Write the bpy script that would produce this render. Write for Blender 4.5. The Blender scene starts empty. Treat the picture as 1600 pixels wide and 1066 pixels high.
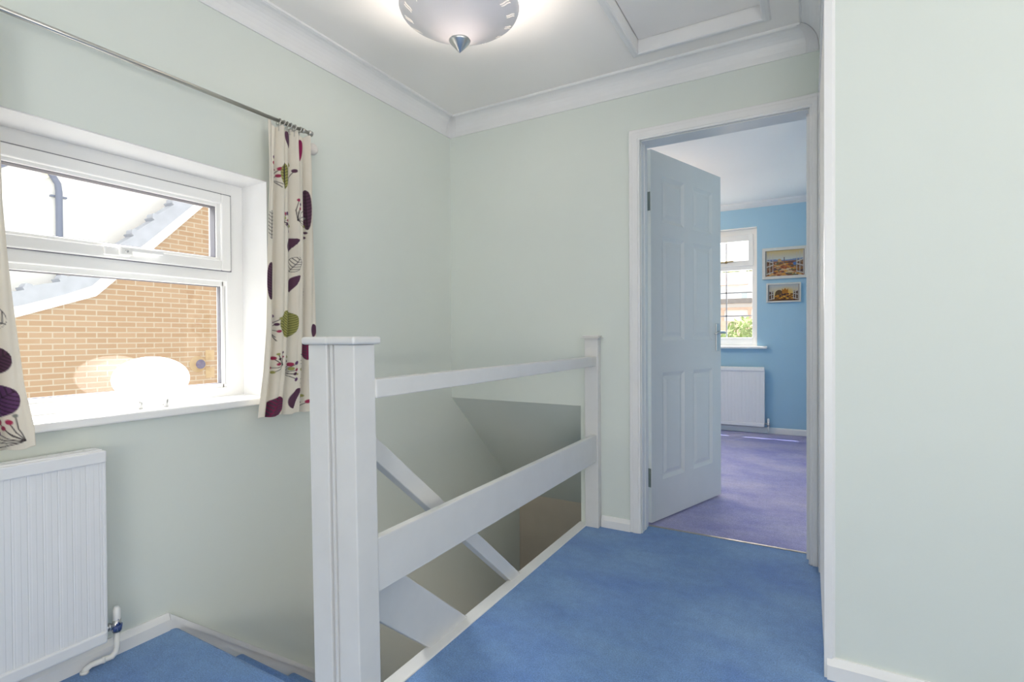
import bpy, bmesh, math, random
import numpy as np
from mathutils import Vector, Matrix

random.seed(4)
scene = bpy.context.scene
COL = scene.collection
PI = math.pi

# ------------------------------------------------------------------ materials
def lin(c):
    return tuple((v / 12.92 if v <= 0.04045 else ((v + 0.055) / 1.055) ** 2.4) for v in c)

def rgb(r, g, b):
    return lin((r / 255, g / 255, b / 255)) + (1.0,)

def new_mat(name):
    m = bpy.data.materials.new(name)
    m.use_nodes = True
    nt = m.node_tree
    for n in list(nt.nodes):
        nt.nodes.remove(n)
    out = nt.nodes.new('ShaderNodeOutputMaterial')
    return m, nt, out

def paint(name, col, rough=0.5, metal=0.0, vary=0.02, scale=6.0, bump=0.0, bscale=300.0, spec=0.5, coords='Object'):
    m, nt, out = new_mat(name)
    p = nt.nodes.new('ShaderNodeBsdfPrincipled')
    p.inputs['Roughness'].default_value = rough
    p.inputs['Metallic'].default_value = metal
    p.inputs['Specular IOR Level'].default_value = spec
    tc = nt.nodes.new('ShaderNodeTexCoord')
    if vary > 0:
        n = nt.nodes.new('ShaderNodeTexNoise')
        n.inputs['Scale'].default_value = scale
        n.inputs['Detail'].default_value = 3
        nt.links.new(tc.outputs[coords], n.inputs['Vector'])
        r = nt.nodes.new('ShaderNodeMapRange')
        r.inputs['From Min'].default_value = 0.3
        r.inputs['From Max'].default_value = 0.7
        r.inputs['To Min'].default_value = 1 - vary
        r.inputs['To Max'].default_value = 1 + vary
        nt.links.new(n.outputs['Fac'], r.inputs['Value'])
        mx = nt.nodes.new('ShaderNodeVectorMath')
        mx.operation = 'SCALE'
        mx.inputs[0].default_value = col[:3]
        nt.links.new(r.outputs['Result'], mx.inputs['Scale'])
        nt.links.new(mx.outputs['Vector'], p.inputs['Base Color'])
    else:
        p.inputs['Base Color'].default_value = col
    if bump > 0:
        n2 = nt.nodes.new('ShaderNodeTexNoise')
        n2.inputs['Scale'].default_value = bscale
        n2.inputs['Detail'].default_value = 2
        nt.links.new(tc.outputs[coords], n2.inputs['Vector'])
        b = nt.nodes.new('ShaderNodeBump')
        b.inputs['Strength'].default_value = bump
        b.inputs['Distance'].default_value = 0.002
        nt.links.new(n2.outputs['Fac'], b.inputs['Height'])
        nt.links.new(b.outputs['Normal'], p.inputs['Normal'])
    nt.links.new(p.outputs['BSDF'], out.inputs['Surface'])
    return m

def carpet_mat(name, c1, c2, c3):
    m, nt, out = new_mat(name)
    p = nt.nodes.new('ShaderNodeBsdfPrincipled')
    p.inputs['Roughness'].default_value = 1.0
    p.inputs['Specular IOR Level'].default_value = 0.05
    p.inputs['Sheen Weight'].default_value = 0.25
    p.inputs['Sheen Roughness'].default_value = 0.6
    tc = nt.nodes.new('ShaderNodeTexCoord')
    def noise(scale, detail, rough=0.5, stretch=None):
        n = nt.nodes.new('ShaderNodeTexNoise')
        n.inputs['Scale'].default_value = scale
        n.inputs['Detail'].default_value = detail
        n.inputs['Roughness'].default_value = rough
        if stretch:
            mp = nt.nodes.new('ShaderNodeMapping')
            mp.inputs['Scale'].default_value = stretch
            nt.links.new(tc.outputs['Object'], mp.inputs['Vector'])
            nt.links.new(mp.outputs['Vector'], n.inputs['Vector'])
        else:
            nt.links.new(tc.outputs['Object'], n.inputs['Vector'])
        return n
    def ramp(src, stops):
        r = nt.nodes.new('ShaderNodeValToRGB')
        while len(r.color_ramp.elements) < len(stops):
            r.color_ramp.elements.new(0.5)
        for e, (pos, c) in zip(r.color_ramp.elements, stops):
            e.position = pos
            e.color = c
        nt.links.new(src.outputs['Fac'], r.inputs['Fac'])
        return r
    big = ramp(noise(2.2, 4, 0.6, (1, 1.6, 1)), [(0.3, c2), (0.52, c1), (0.75, c3)])
    fine = ramp(noise(230, 3, 0.7), [(0.32, (0.66, 0.67, 0.70, 1)), (0.68, (1.30, 1.29, 1.25, 1))])
    mid = ramp(noise(26, 4, 0.75), [(0.3, (0.88, 0.89, 0.91, 1)), (0.7, (1.12, 1.11, 1.09, 1))])
    def mul(a, b):
        x = nt.nodes.new('ShaderNodeMix')
        x.data_type = 'RGBA'
        x.blend_type = 'MULTIPLY'
        x.inputs['Factor'].default_value = 1.0
        nt.links.new(a, x.inputs['A'])
        nt.links.new(b, x.inputs['B'])
        return x.outputs['Result']
    c = mul(mul(big.outputs['Color'], fine.outputs['Color']), mid.outputs['Color'])
    nt.links.new(c, p.inputs['Base Color'])
    bn = noise(380, 3)
    b = nt.nodes.new('ShaderNodeBump')
    b.inputs['Strength'].default_value = 0.5
    b.inputs['Distance'].default_value = 0.004
    nt.links.new(bn.outputs['Fac'], b.inputs['Height'])
    nt.links.new(b.outputs['Normal'], p.inputs['Normal'])
    nt.links.new(p.outputs['BSDF'], out.inputs['Surface'])
    return m

def glass_mat(name, refl=0.07):
    m, nt, out = new_mat(name)
    t = nt.nodes.new('ShaderNodeBsdfTransparent')
    g = nt.nodes.new('ShaderNodeBsdfGlossy')
    g.inputs['Roughness'].default_value = 0.02
    mx = nt.nodes.new('ShaderNodeMixShader')
    mx.inputs['Fac'].default_value = refl
    nt.links.new(t.outputs[0], mx.inputs[1])
    nt.links.new(g.outputs[0], mx.inputs[2])
    nt.links.new(mx.outputs[0], out.inputs['Surface'])
    return m

def attr_mat(name, rough=0.9, sheen=0.0, transl=0.0, weave=0.0):
    m, nt, out = new_mat(name)
    p = nt.nodes.new('ShaderNodeBsdfPrincipled')
    p.inputs['Roughness'].default_value = rough
    p.inputs['Specular IOR Level'].default_value = 0.15
    p.inputs['Sheen Weight'].default_value = sheen
    a = nt.nodes.new('ShaderNodeVertexColor')
    a.layer_name = 'Col'
    nt.links.new(a.outputs['Color'], p.inputs['Base Color'])
    if weave:
        tc = nt.nodes.new('ShaderNodeTexCoord')
        n = nt.nodes.new('ShaderNodeTexNoise')
        n.inputs['Scale'].default_value = 500
        nt.links.new(tc.outputs['Object'], n.inputs['Vector'])
        b = nt.nodes.new('ShaderNodeBump')
        b.inputs['Strength'].default_value = weave
        b.inputs['Distance'].default_value = 0.001
        nt.links.new(n.outputs['Fac'], b.inputs['Height'])
        nt.links.new(b.outputs['Normal'], p.inputs['Normal'])
    sh = p.outputs['BSDF']
    if transl:
        tr = nt.nodes.new('ShaderNodeBsdfTranslucent')
        nt.links.new(a.outputs['Color'], tr.inputs['Color'])
        mx = nt.nodes.new('ShaderNodeMixShader')
        mx.inputs['Fac'].default_value = transl
        nt.links.new(sh, mx.inputs[1])
        nt.links.new(tr.outputs[0], mx.inputs[2])
        sh = mx.outputs[0]
    nt.links.new(sh, out.inputs['Surface'])
    return m

def emit_mat(name, col, strength, base=None):
    m, nt, out = new_mat(name)
    p = nt.nodes.new('ShaderNodeBsdfPrincipled')
    p.inputs['Base Color'].default_value = base or col
    p.inputs['Emission Color'].default_value = col
    p.inputs['Emission Strength'].default_value = strength
    p.inputs['Roughness'].default_value = 0.3
    nt.links.new(p.outputs['BSDF'], out.inputs['Surface'])
    return m

def brick_mat(name):
    m, nt, out = new_mat(name)
    p = nt.nodes.new('ShaderNodeBsdfPrincipled')
    p.inputs['Roughness'].default_value = 0.9
    tc = nt.nodes.new('ShaderNodeTexCoord')
    mp = nt.nodes.new('ShaderNodeMapping')
    mp.inputs['Rotation'].default_value = (PI / 2, 0, PI / 2)
    sep = nt.nodes.new('ShaderNodeSeparateXYZ')
    cmb = nt.nodes.new('ShaderNodeCombineXYZ')
    nt.links.new(tc.outputs['Object'], sep.inputs['Vector'])
    nt.links.new(sep.outputs['Y'], cmb.inputs['X'])
    nt.links.new(sep.outputs['Z'], cmb.inputs['Y'])
    nt.nodes.remove(mp)
    b = nt.nodes.new('ShaderNodeTexBrick')
    b.offset = 0.5
    b.inputs['Scale'].default_value = 1.0
    b.inputs['Brick Width'].default_value = 0.215
    b.inputs['Row Height'].default_value = 0.068
    b.inputs['Mortar Size'].default_value = 0.008
    b.inputs['Mortar Smooth'].default_value = 0.2
    b.inputs['Bias'].default_value = -0.2
    b.inputs['Color1'].default_value = (0.36, 0.245, 0.155, 1)
    b.inputs['Color2'].default_value = (0.32, 0.205, 0.12, 1)
    b.inputs['Mortar'].default_value = (0.42, 0.355, 0.275, 1)
    nt.links.new(cmb.outputs['Vector'], b.inputs['Vector'])
    nt.links.new(b.outputs['Color'], p.inputs['Base Color'])
    bu = nt.nodes.new('ShaderNodeBump')
    bu.inputs['Strength'].default_value = 0.4
    bu.inputs['Distance'].default_value = 0.006
    bu.invert = True
    nt.links.new(b.outputs['Fac'], bu.inputs['Height'])
    nt.links.new(bu.outputs['Normal'], p.inputs['Normal'])
    nt.links.new(p.outputs['BSDF'], out.inputs['Surface'])
    return m

M = {}
M['mint'] = paint('mint_wall_paint', (0.70, 0.745, 0.70, 1), 0.7, vary=0.012, scale=2.0, bump=0.05, bscale=120)
M['white'] = paint('white_gloss_paint', (0.80, 0.80, 0.80, 1), 0.35, vary=0.015, scale=9, bump=0.03, bscale=60)
M['newel'] = paint('white_satin_woodwork', (0.68, 0.68, 0.675, 1), 0.38, vary=0.02, scale=14, bump=0.06, bscale=40)
M['ceiling'] = paint('white_ceiling_emulsion', (0.93, 0.90, 0.865, 1), 0.85, vary=0.01, scale=2)
M['upvc'] = paint('white_upvc', (0.88, 0.88, 0.87, 1), 0.28, vary=0.0)
M['gasket'] = paint('grey_window_gasket', (0.17, 0.17, 0.2, 1), 0.6, vary=0)
M['radiator'] = paint('radiator_enamel', (0.80, 0.81, 0.83, 1), 0.3, vary=0.0)
M['pipe'] = paint('white_pipe_paint', (0.78, 0.78, 0.76, 1), 0.4, vary=0.02)
M['chrome'] = paint('brushed_chrome', (0.62, 0.62, 0.62, 1), 0.28, metal=1.0, vary=0.03, scale=40)
M['rod'] = paint('satin_nickel', (0.60, 0.58, 0.54, 1), 0.33, metal=1.0, vary=0.02, scale=30)
M['bluecap'] = paint('dark_blue_plastic', (0.06, 0.10, 0.28, 1), 0.35, vary=0)
M['hinge'] = paint('aged_steel_hinge', (0.17, 0.20, 0.19, 1), 0.45, metal=0.6, vary=0.1, scale=80)
M['carpet'] = carpet_mat('blue_twist_carpet', rgb(102, 142, 194), rgb(86, 127, 190), rgb(114, 153, 198))
M['carpet2'] = carpet_mat('lilac_blue_carpet', (0.32, 0.315, 0.57, 1), (0.20, 0.21, 0.52, 1), (0.44, 0.42, 0.60, 1))
M['blue'] = paint('sky_blue_wall_paint', (0.36, 0.57, 0.73, 1), 0.7, vary=0.01, scale=2)
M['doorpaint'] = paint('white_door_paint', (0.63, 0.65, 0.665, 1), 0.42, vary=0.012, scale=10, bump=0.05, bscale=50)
M['glass'] = glass_mat('window_glass', 0.05)
M['globe'] = emit_mat('opal_glass_globe', (1.0, 0.985, 0.95, 1), 1.6, (0.9, 0.9, 0.88, 1))
def shade_mat(name, col, tcol, t):
    m, nt, out = new_mat(name)
    d = nt.nodes.new('ShaderNodeBsdfPrincipled')
    d.inputs['Base Color'].default_value = col
    d.inputs['Roughness'].default_value = 0.35
    tr = nt.nodes.new('ShaderNodeBsdfTranslucent')
    tr.inputs['Color'].default_value = tcol
    mx = nt.nodes.new('ShaderNodeMixShader')
    mx.inputs['Fac'].default_value = t
    nt.links.new(d.outputs['BSDF'], mx.inputs[1])
    nt.links.new(tr.outputs[0], mx.inputs[2])
    nt.links.new(mx.outputs[0], out.inputs['Surface'])
    return m
M['shade'] = shade_mat('frosted_glass_shade', (0.72, 0.72, 0.75, 1), (0.9, 0.78, 0.76, 1), 0.018)
M['slot'] = emit_mat('warm_light_slot', (1.0, 0.88, 0.74, 1), 0.85)
M['bulb'] = emit_mat('warm_bulb', (1.0, 0.80, 0.58, 1), 5.0)
M['fabric'] = attr_mat('printed_curtain_linen', 0.95, 0.15, 0.20, 0.4)
M['print'] = attr_mat('picture_print', 0.4)
M['oak'] = paint('white_picture_frame_wood', (0.62, 0.61, 0.58, 1), 0.5, vary=0.03, scale=30)
M['lowerwall'] = paint('cream_hall_paint', (0.60, 0.53, 0.44, 1), 0.3, vary=0.05, scale=4)
M['brick'] = brick_mat('orange_stock_brick')
M['tile'] = paint('grey_roof_tile', rgb(164, 168, 178), 0.7, vary=0.08, scale=8)
M['barge'] = paint('white_bargeboard', (0.86, 0.86, 0.86, 1), 0.4, vary=0)
M['render'] = paint('white_render', (0.86, 0.86, 0.84, 1), 0.9, vary=0.01)
M['gutter'] = paint('grey_gutter_plastic', rgb(104, 111, 132), 0.4, vary=0)
M['soffit'] = paint('cream_soffit', rgb(226, 220, 200), 0.6, vary=0)
M['leafgreen'] = paint('garden_leaves', rgb(158, 172, 112), 0.8, vary=0.35, scale=5)
M['bark'] = paint('bark', rgb(110, 90, 70), 0.9, vary=0.2, scale=10)
M['redroof'] = paint('terracotta_roof', rgb(214, 186, 172), 0.8, vary=0.1, scale=3)
M['fencewood'] = paint('pale_timber', rgb(206, 182, 164), 0.8, vary=0.1, scale=12)
M['greywall'] = paint('grey_roof_felt', rgb(140, 136, 134), 0.9, vary=0.1, scale=12)
M['ground'] = paint('pale_paving', rgb(190, 184, 170), 0.9, vary=0.06, scale=2)
M['patch'] = paint('pale_mortar_patch', rgb(172, 148, 114), 0.9, vary=0.04)
M['ventdark'] = paint('vent_flap_grey', rgb(92, 86, 110), 0.5, vary=0)
M['windowglassdark'] = paint('house_window_pane', rgb(170, 185, 190), 0.15, vary=0)
M['bronze'] = paint('dull_bronze_strip', (0.40, 0.37, 0.33, 1), 0.5, metal=0.5, vary=0.1, scale=20)
M['knob'] = paint('cream_painted_wood', (0.74, 0.70, 0.66, 1), 0.5, vary=0)
M['bar'] = paint('pale_lead_strip', (0.50, 0.52, 0.56, 1), 0.5, vary=0)
M['gold'] = paint('brass_handle', (0.42, 0.30, 0.14, 1), 0.3, metal=0.9, vary=0)

# ------------------------------------------------------------------ mesh helpers
class MB:
    def __init__(self):
        self.bm = bmesh.new()
    def box(self, x0, x1, y0, y1, z0, z1, bev=0.0, seg=2):
        t = bmesh.new()
        vs = [t.verts.new((x, y, z)) for x in (x0, x1) for y in (y0, y1) for z in (z0, z1)]
        for f in ((0, 1, 3, 2), (4, 6, 7, 5), (0, 4, 5, 1), (2, 3, 7, 6), (0, 2, 6, 4), (1, 5, 7, 3)):
            t.faces.new([vs[i] for i in f])
        if bev > 0:
            bmesh.ops.bevel(t, geom=list(t.edges), offset=bev, segments=seg, affect='EDGES', profile=0.5)
        self.merge(t)
        return self
    def merge(self, t, mat=None):
        vm = {}
        for v in t.verts:
            vm[v] = self.bm.verts.new(mat @ v.co if mat else v.co)
        for f in t.faces:
            try:
                nf = self.bm.faces.new([vm[v] for v in f.verts])
                nf.smooth = f.smooth
            except ValueError:
                pass
        t.free()
    def prism(self, pts, axis, a, b, bev=0.0):
        """pts: 2D polygon; axis 'x' -> pts are (y,z); 'y' -> (x,z); 'z' -> (x,y)"""
        def P(p, t):
            return {'x': (t, p[0], p[1]), 'y': (p[0], t, p[1]), 'z': (p[0], p[1], t)}[axis]
        t = bmesh.new()
        A = [t.verts.new(P(p, a)) for p in pts]
        B = [t.verts.new(P(p, b)) for p in pts]
        n = len(pts)
        t.faces.new(A)
        t.faces.new(list(reversed(B)))
        for i in range(n):
            j = (i + 1) % n
            t.faces.new([A[j], A[i], B[i], B[j]])
        bmesh.ops.recalc_face_normals(t, faces=list(t.faces))
        if bev > 0:
            bmesh.ops.bevel(t, geom=list(t.edges), offset=bev, segments=2, affect='EDGES', profile=0.5)
        self.merge(t)
        return self
    def tube(self, pts, r, n=14, cap=True):
        pts = [Vector(p) for p in pts]
        rs = r if isinstance(r, (list, tuple)) else [r] * len(pts)
        rings = []
        prev = None
        for i, p in enumerate(pts):
            if i == 0: d = pts[1] - p
            elif i == len(pts) - 1: d = p - pts[i - 1]
            else: d = (pts[i + 1] - pts[i]).normalized() + (p - pts[i - 1]).normalized()
            d.normalize()
            if prev is None:
                u = d.orthogonal().normalized()
            else:
                u = (prev - d * prev.dot(d)).normalized()
            prev = u
            w = d.cross(u)
            rings.append([self.bm.verts.new(p + (u * math.cos(2 * PI * k / n) + w * math.sin(2 * PI * k / n)) * rs[i]) for k in range(n)])
        for a, b in zip(rings, rings[1:]):
            for k in range(n):
                f = self.bm.faces.new([a[k], a[(k + 1) % n], b[(k + 1) % n], b[k]])
                f.smooth = True
        if cap:
            self.bm.faces.new(list(reversed(rings[0])))
            self.bm.faces.new(rings[-1])
        return self
    def lathe(self, prof, c, n=48, axis='z', smooth=True):
        c = Vector(c)
        rings = []
        def P(r, h, a):
            u, v = r * math.cos(a), r * math.sin(a)
            return c + Vector({'z': (u, v, h), 'x': (h, u, v), 'y': (u, h, v)}[axis])
        for r, h in prof:
            if r < 1e-6:
                rings.append([self.bm.verts.new(P(0, h, 0))])
            else:
                rings.append([self.bm.verts.new(P(r, h, 2 * PI * k / n)) for k in range(n)])
        for a, b in zip(rings, rings[1:]):
            for k in range(n):
                k2 = (k + 1) % n
                if len(a) == 1 and len(b) == 1: continue
                if len(a) == 1: vs = [a[0], b[k2], b[k]]
                elif len(b) == 1: vs = [a[k], a[k2], b[0]]
                else: vs = [a[k], a[k2], b[k2], b[k]]
                f = self.bm.faces.new(vs)
                f.smooth = smooth
        return self
    def quad(self, *pts):
        self.bm.faces.new([self.bm.verts.new(p) for p in pts])
        return self
    def build(self, name, mat, parent=None, origin=None, recalc=True):
        if recalc:
            bmesh.ops.recalc_face_normals(self.bm, faces=list(self.bm.faces))
        me = bpy.data.meshes.new(name)
        if origin is not None:
            bmesh.ops.translate(self.bm, verts=list(self.bm.verts), vec=-Vector(origin))
        self.bm.to_mesh(me)
        self.bm.free()
        me.materials.append(mat)
        o = bpy.data.objects.new(name, me)
        COL.objects.link(o)
        if origin is not None:
            o.location = origin
        if parent is not None:
            o.parent = parent
            pl = Vector((0, 0, 0))
            q = parent
            while q is not None:
                pl += q.location
                q = q.parent
            o.location = Vector(o.location) - pl
        return o

def tag(o, label, cat, group=None, kind=None):
    o['label'] = label
    if cat: o['category'] = cat
    if group: o['group'] = group
    if kind: o['kind'] = kind
    return o

def thing(name, loc, label, cat, group=None, kind=None):
    o = bpy.data.objects.new(name, None)
    o.empty_display_size = 0.05
    COL.objects.link(o)
    o.location = loc
    return tag(o, label, cat, group, kind)

def part(mb, name, mat, parent, label=None):
    o = mb.build(name, mat, parent)
    if label: o['label'] = label
    return o

def struct(mb, name, mat, label, cat):
    return tag(mb.build(name, mat), label, cat, kind='structure')

# ------------------------------------------------------------------ dimensions (metres)
XW = -1.934          # inner face of the window wall
YF = 2.624           # landing face of the wall with the bedroom door
YB = 2.737           # bedroom face of that wall
XR = 0.046           # right wall / outside corner
YR = 1.785           # face of the return wall on the right
ZC = 2.345           # landing ceiling
XE, YE = 2.3, -1.7   # landing extents to the right and behind
W0, W1, WZ0, WZ1 = 0.44, 1.362, 0.742, 1.655     # landing window opening (y, z)
ZL = -2.55           # hall floor below

# ------------------------------------------------------------------ room shell
def wall_with_hole_x(mb, x0, x1, y0, y1, z0, z1, hy0, hy1, hz0, hz1):
    mb.box(x0, x1, y0, hy0, z0, z1)
    mb.box(x0, x1, hy1, y1, z0, z1)
    mb.box(x0, x1, hy0, hy1, z0, hz0)
    mb.box(x0, x1, hy0, hy1, hz1, z1)
    return mb

_wl = MB()
_wl.box(XW - 0.27, XW, YB, 3.63, ZL, 0.655)
struct(wall_with_hole_x(_wl, XW - 0.27, XW, YE, YB, ZL, ZC + 0.1, W0, W1, WZ0, WZ1), 'wall_left', M['mint'],
       'pale mint wall with the window, running down into the stairwell', 'wall')
# far wall: open below the bulkhead over the stairs, door opening on the right
DX0, DX1, DZ = -0.741, 0.004, 2.0
XO = -1.072
m = MB()
m.box(XW, XO, YF, YB, 0.632, ZC + 0.1)
m.box(XO, DX0, YF, YB, -0.25, ZC + 0.1)
m.box(DX0, DX1, YF, YB, DZ, ZC + 0.1)
m.box(DX1, XR + 0.12, YF, YB, -0.25, ZC + 0.1)
struct(m, 'wall_far', M['mint'], 'pale mint wall around the bedroom doorway, open to the stairs low on its left', 'wall')
# right wall between doorway wall and return wall
m = MB()
m.box(XR, XR + 0.12, YR, YF, 0.0, ZC + 0.1)
struct(m, 'wall_right', M['mint'], 'narrow mint side wall seen edge-on right of the doorway', 'wall')
m = MB()
m.box(XR + 0.12, XE, YR, YR + 0.12, 0.0, ZC + 0.1)
struct(m, 'wall_return', M['mint'], 'broad blank mint wall filling the right of the picture', 'wall')
m = MB()
SY0, SY1, SZ0, SZ1 = -1.45, 0.55, 0.70, 2.10  # opening for the added end window
wall_with_hole_x(m, XE, XE + 0.12, YE, YR + 0.12, 0, ZC + 0.1, SY0, SY1, SZ0, SZ1)
struct(m, 'wall_side', M['mint'], 'mint end wall with an added window opening far along the landing to the right', 'wall')
BX0, BX1, BZ0, BZ1 = -0.45, 1.15, 0.45, 2.10  # opening for the added back window
m = MB()
m.box(XW, BX0, YE - 0.2, YE, 0, ZC + 0.1)
m.box(BX1, XE, YE - 0.2, YE, 0, ZC + 0.1)
m.box(BX0, BX1, YE - 0.2, YE, 0, BZ0)
m.box(BX0, BX1, YE - 0.2, YE, BZ1, ZC + 0.1)
struct(m, 'wall_back', M['mint'], 'mint wall with an added window opening at the back of the landing', 'wall')
m = MB()
ch0, ch1, cg0, cg1 = -0.727 + 0.005, -0.135 - 0.005, 1.70 + 0.005, 2.455 - 0.005
m.box(XW, XE, YE, cg0, ZC, ZC + 0.1)
m.box(XR + 0.12, XE, cg0, YR + 0.12, ZC, ZC + 0.1)
m.box(XW, ch0, cg0, YF, ZC, ZC + 0.1)
m.box(ch1, XR + 0.12, cg0, YF, ZC, ZC + 0.1)
m.box(ch0, ch1, cg1, YF, ZC, ZC + 0.1)
m.box(ch0, ch1, cg0, cg1, ZC + 0.09, ZC + 0.1)
struct(m, 'ceiling', M['ceiling'], 'white painted landing ceiling', 'ceiling')

# landing floor in blue carpet (stairwell left open)
NY = 1.0
m = MB()
m.box(XW, XE, YE, 0.93, -0.25, 0.0)
m.box(-1.028, XE, 0.93, YR, -0.25, 0.0)
m.box(-1.028, XR, YR, YF, -0.25, 0.0)
m.box(DX0, DX1, YF, 2.747, -0.25, 0.0)
# rounded carpeted nosing at the head of the stairs
prof = [(0.93, -0.25), (0.93, 0.0)] + [(NY - 0.03 + 0.03 * math.sin(a), -0.03 + 0.03 * math.cos(a)) for a in [i * PI / 12 for i in range(0, 13)]] + [(NY - 0.03, -0.25)]
m.prism(prof, 'x', XW + 0.001, -1.028)
struct(m, 'floor', M['carpet'], 'mid blue fitted carpet of the landing', 'carpet floor')

# bedroom shell
BY = 5.93
m = MB()
m.box(-1.0, 0.7, 2.747, 3.63, -0.25, -0.003)
m.box(-2.7, 0.7, 3.63, BY, -0.25, -0.003)
m.box(-2.7, XW - 0.27, YB, 3.63, -0.25, -0.003)
struct(m, 'floor_bedroom', M['carpet2'], 'violet blue carpet seen through the bedroom doorway', 'carpet floor')
WX0, WX1, WB0, WB1 = -1.75, -0.462, 0.893, 2.134
m = MB()
m.box(-2.7, WX0, BY, BY + 0.25, -0.25, 2.5)
m.box(WX1, 0.14, BY, BY + 0.25, -0.25, 2.5)
m.box(WX0, WX1, BY, BY + 0.25, -0.25, WB0)
m.box(WX0, WX1, BY, BY + 0.25, WB1, 2.5)
struct(m, 'wall_bedroom_far', M['blue'], 'sky blue bedroom wall with the window and the two pictures', 'wall')
m = MB()
m.box(0.016, 0.14, 3.6, BY, -0.25, 2.5)
m.box(0.14, 0.7, 3.6, 3.72, -0.25, 2.5)
m.box(0.7, 0.82, YB, 3.72, -0.25, 2.5)
struct(m, 'wall_bedroom_right', M['blue'], 'sky blue bedroom wall hidden behind the right door jamb', 'wall')
m = MB()
m.box(-2.82, -2.7, YB, BY, -0.25, 2.5)
m.box(-1.0, DX0 - 0.04, YB, YB + 0.004, 0, 2.4)
m.box(-2.7, -1.0, YB, YB + 0.004, 0.69, 2.4)
struct(m, 'wall_bedroom_left', M['blue'], 'sky blue bedroom wall behind the open door', 'wall')
m = MB()
m.box(-2.7, 0.82, YB, BY, 2.385, 2.5)
struct(m, 'ceiling_bedroom', M['ceiling'], 'white bedroom ceiling above the open door', 'ceiling')
m = MB()
m.prism([(BY, 2.33), (BY, 2.385), (BY - 0.055, 2.385), (BY - 0.05, 2.37), (BY - 0.015, 2.34)], 'x', -2.7, 0.016)
struct(m, 'trim_1', M['white'], 'small white cove along the top of the sky blue bedroom wall', 'cornice')
m = MB()
m.prism([(BY, 0), (BY, 0.062), (BY - 0.008, 0.062), (BY - 0.014, 0.05), (BY - 0.014, 0)], 'x', -2.7, 0.016)
struct(m, 'baseboard_bedroom', M['white'], 'white skirting board under the bedroom radiator', 'skirting board')

# landing cornice: cove profile swept along the walls
def cove(n=7):
    d, w = 0.103, 0.079     # drop, projection
    pts = [(0, -d), (0.006, -d)]
    for i in range(n + 1):
        a = i / n * PI / 2
        pts.append((0.008 + (w - 0.018) * (1 - math.cos(a)), -d + 0.008 + (d - 0.018) * math.sin(a)))
    pts += [(w - 0.008, -0.006), (w - 0.002, -0.009), (w, -0.004), (w, 0), (0, 0)]
    return pts
def sweep_cornice(path, name, label):
    """path: list of (x,y,nx,ny) with inward mitre offset direction"""
    m = MB()
    pf = cove()
    rings = []
    for (x, y, dx, dy) in path:
        rings.append([m.bm.verts.new((x + dx * p[0], y + dy * p[0], ZC + p[1])) for p in pf])
    n = len(pf)
    for a, b in zip(rings, rings[1:]):
        for k in range(n - 1):
            f = m.bm.faces.new([a[k], a[k + 1], b[k + 1], b[k]])
    m.bm.faces.new(rings[0]); m.bm.faces.new(rings[-1])
    o = struct(m, name, M['white'], label, 'cornice')
    return o
sweep_cornice([(XW, YE, 1, 1), (XW, YF, 1, -1)], 'trim_2', 'white coved cornice above the window wall')
sweep_cornice([(XW, YF, 1, -1), (XR, YF, -1, -1)], 'trim_3', 'white coved cornice above the bedroom doorway')
sweep_cornice([(XR, YF, -1, -1), (XR, YR, -1, -1), (XE, YR, -1, -1)], 'trim_4', 'white coved cornice turning the corner on the right')
# fluted corner covers of the cornice
def fluted_corner(cx, cy, sx, sy, name, label):
    m = MB()
    pf = cove()[1:-3]
    N = 13
    L = 0.048
    rows = []
    for i in range(N * 3 + 1):
        t = i / (N * 3) * 2 - 1            # -1 .. 1 along the two legs
        bump = 0.0012 + 0.0012 * math.cos(i / 3 * 2 * PI)
        row = []
        for k, (w, h) in enumerate(pf):
            fan = 0.25 + 0.75 * (1 - k / (len(pf) - 1))
            s = abs(t) * L * fan
            ww = w + bump
            if t < 0: x, y = cx + sx * ww, cy + sy * (ww + s)
            else: x, y = cx + sx * (ww + s), cy + sy * ww
            row.append(m.bm.verts.new((x, y, ZC + h - bump * 0.7)))
        rows.append(row)
    for a, b in zip(rows, rows[1:]):
        for k in range(len(pf) - 1):
            m.bm.faces.new([a[k], a[k + 1], b[k + 1], b[k]])
    return struct(m, name, M['white'], label, 'cornice corner')
fluted_corner(XW, YF, 1, -1, 'trim_5', 'fluted cornice corner piece above the stairwell')
fluted_corner(XR, YF, -1, -1, 'trim_6', 'fluted cornice corner piece above the door on the right')

# skirting boards
def skirt_y(m, x, sgn, y0, y1, h=0.058):
    m.prism([(x, 0), (x, h), (x + sgn * 0.006, h), (x + sgn * 0.017, h - 0.02), (x + sgn * 0.017, 0)], 'y', y0, y1)
def skirt_x(m, y, sgn, x0, x1, h=0.058):
    m.prism([(y, 0), (y, h), (y + sgn * 0.006, h), (y + sgn * 0.017, h - 0.02), (y + sgn * 0.017, 0)], 'x', x0, x1)
m = MB(); skirt_y(m, XW, 1, YE, 0.962)
struct(m, 'baseboard_left', M['white'], 'white skirting board below the landing radiator', 'skirting board')
m = MB(); skirt_x(m, YF, -1, -0.953, -0.797)
struct(m, 'baseboard_far', M['white'], 'short white skirting board between the small post and the door frame', 'skirting board')
m = MB(); skirt_x(m, YR, -1, XR + 0.001, XE, 0.062)
struct(m, 'baseboard_right', M['white'], 'white skirting board under the broad blank right wall', 'skirting board')
# white corner bead of the outside corner
m = MB()
m.prism([(XR - 0.006, YR - 0.008), (XR + 0.014, YR - 0.008), (XR + 0.021, YR - 0.003), (XR + 0.022, YR + 0.0), (XR, YR), (XR, YR + 0.03), (XR - 0.006, YR + 0.03)], 'z', 0, ZC - 0.1)
struct(m, 'trim_7', M['white'], 'tall white corner trim at the left edge of the broad right wall', 'corner trim')

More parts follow.
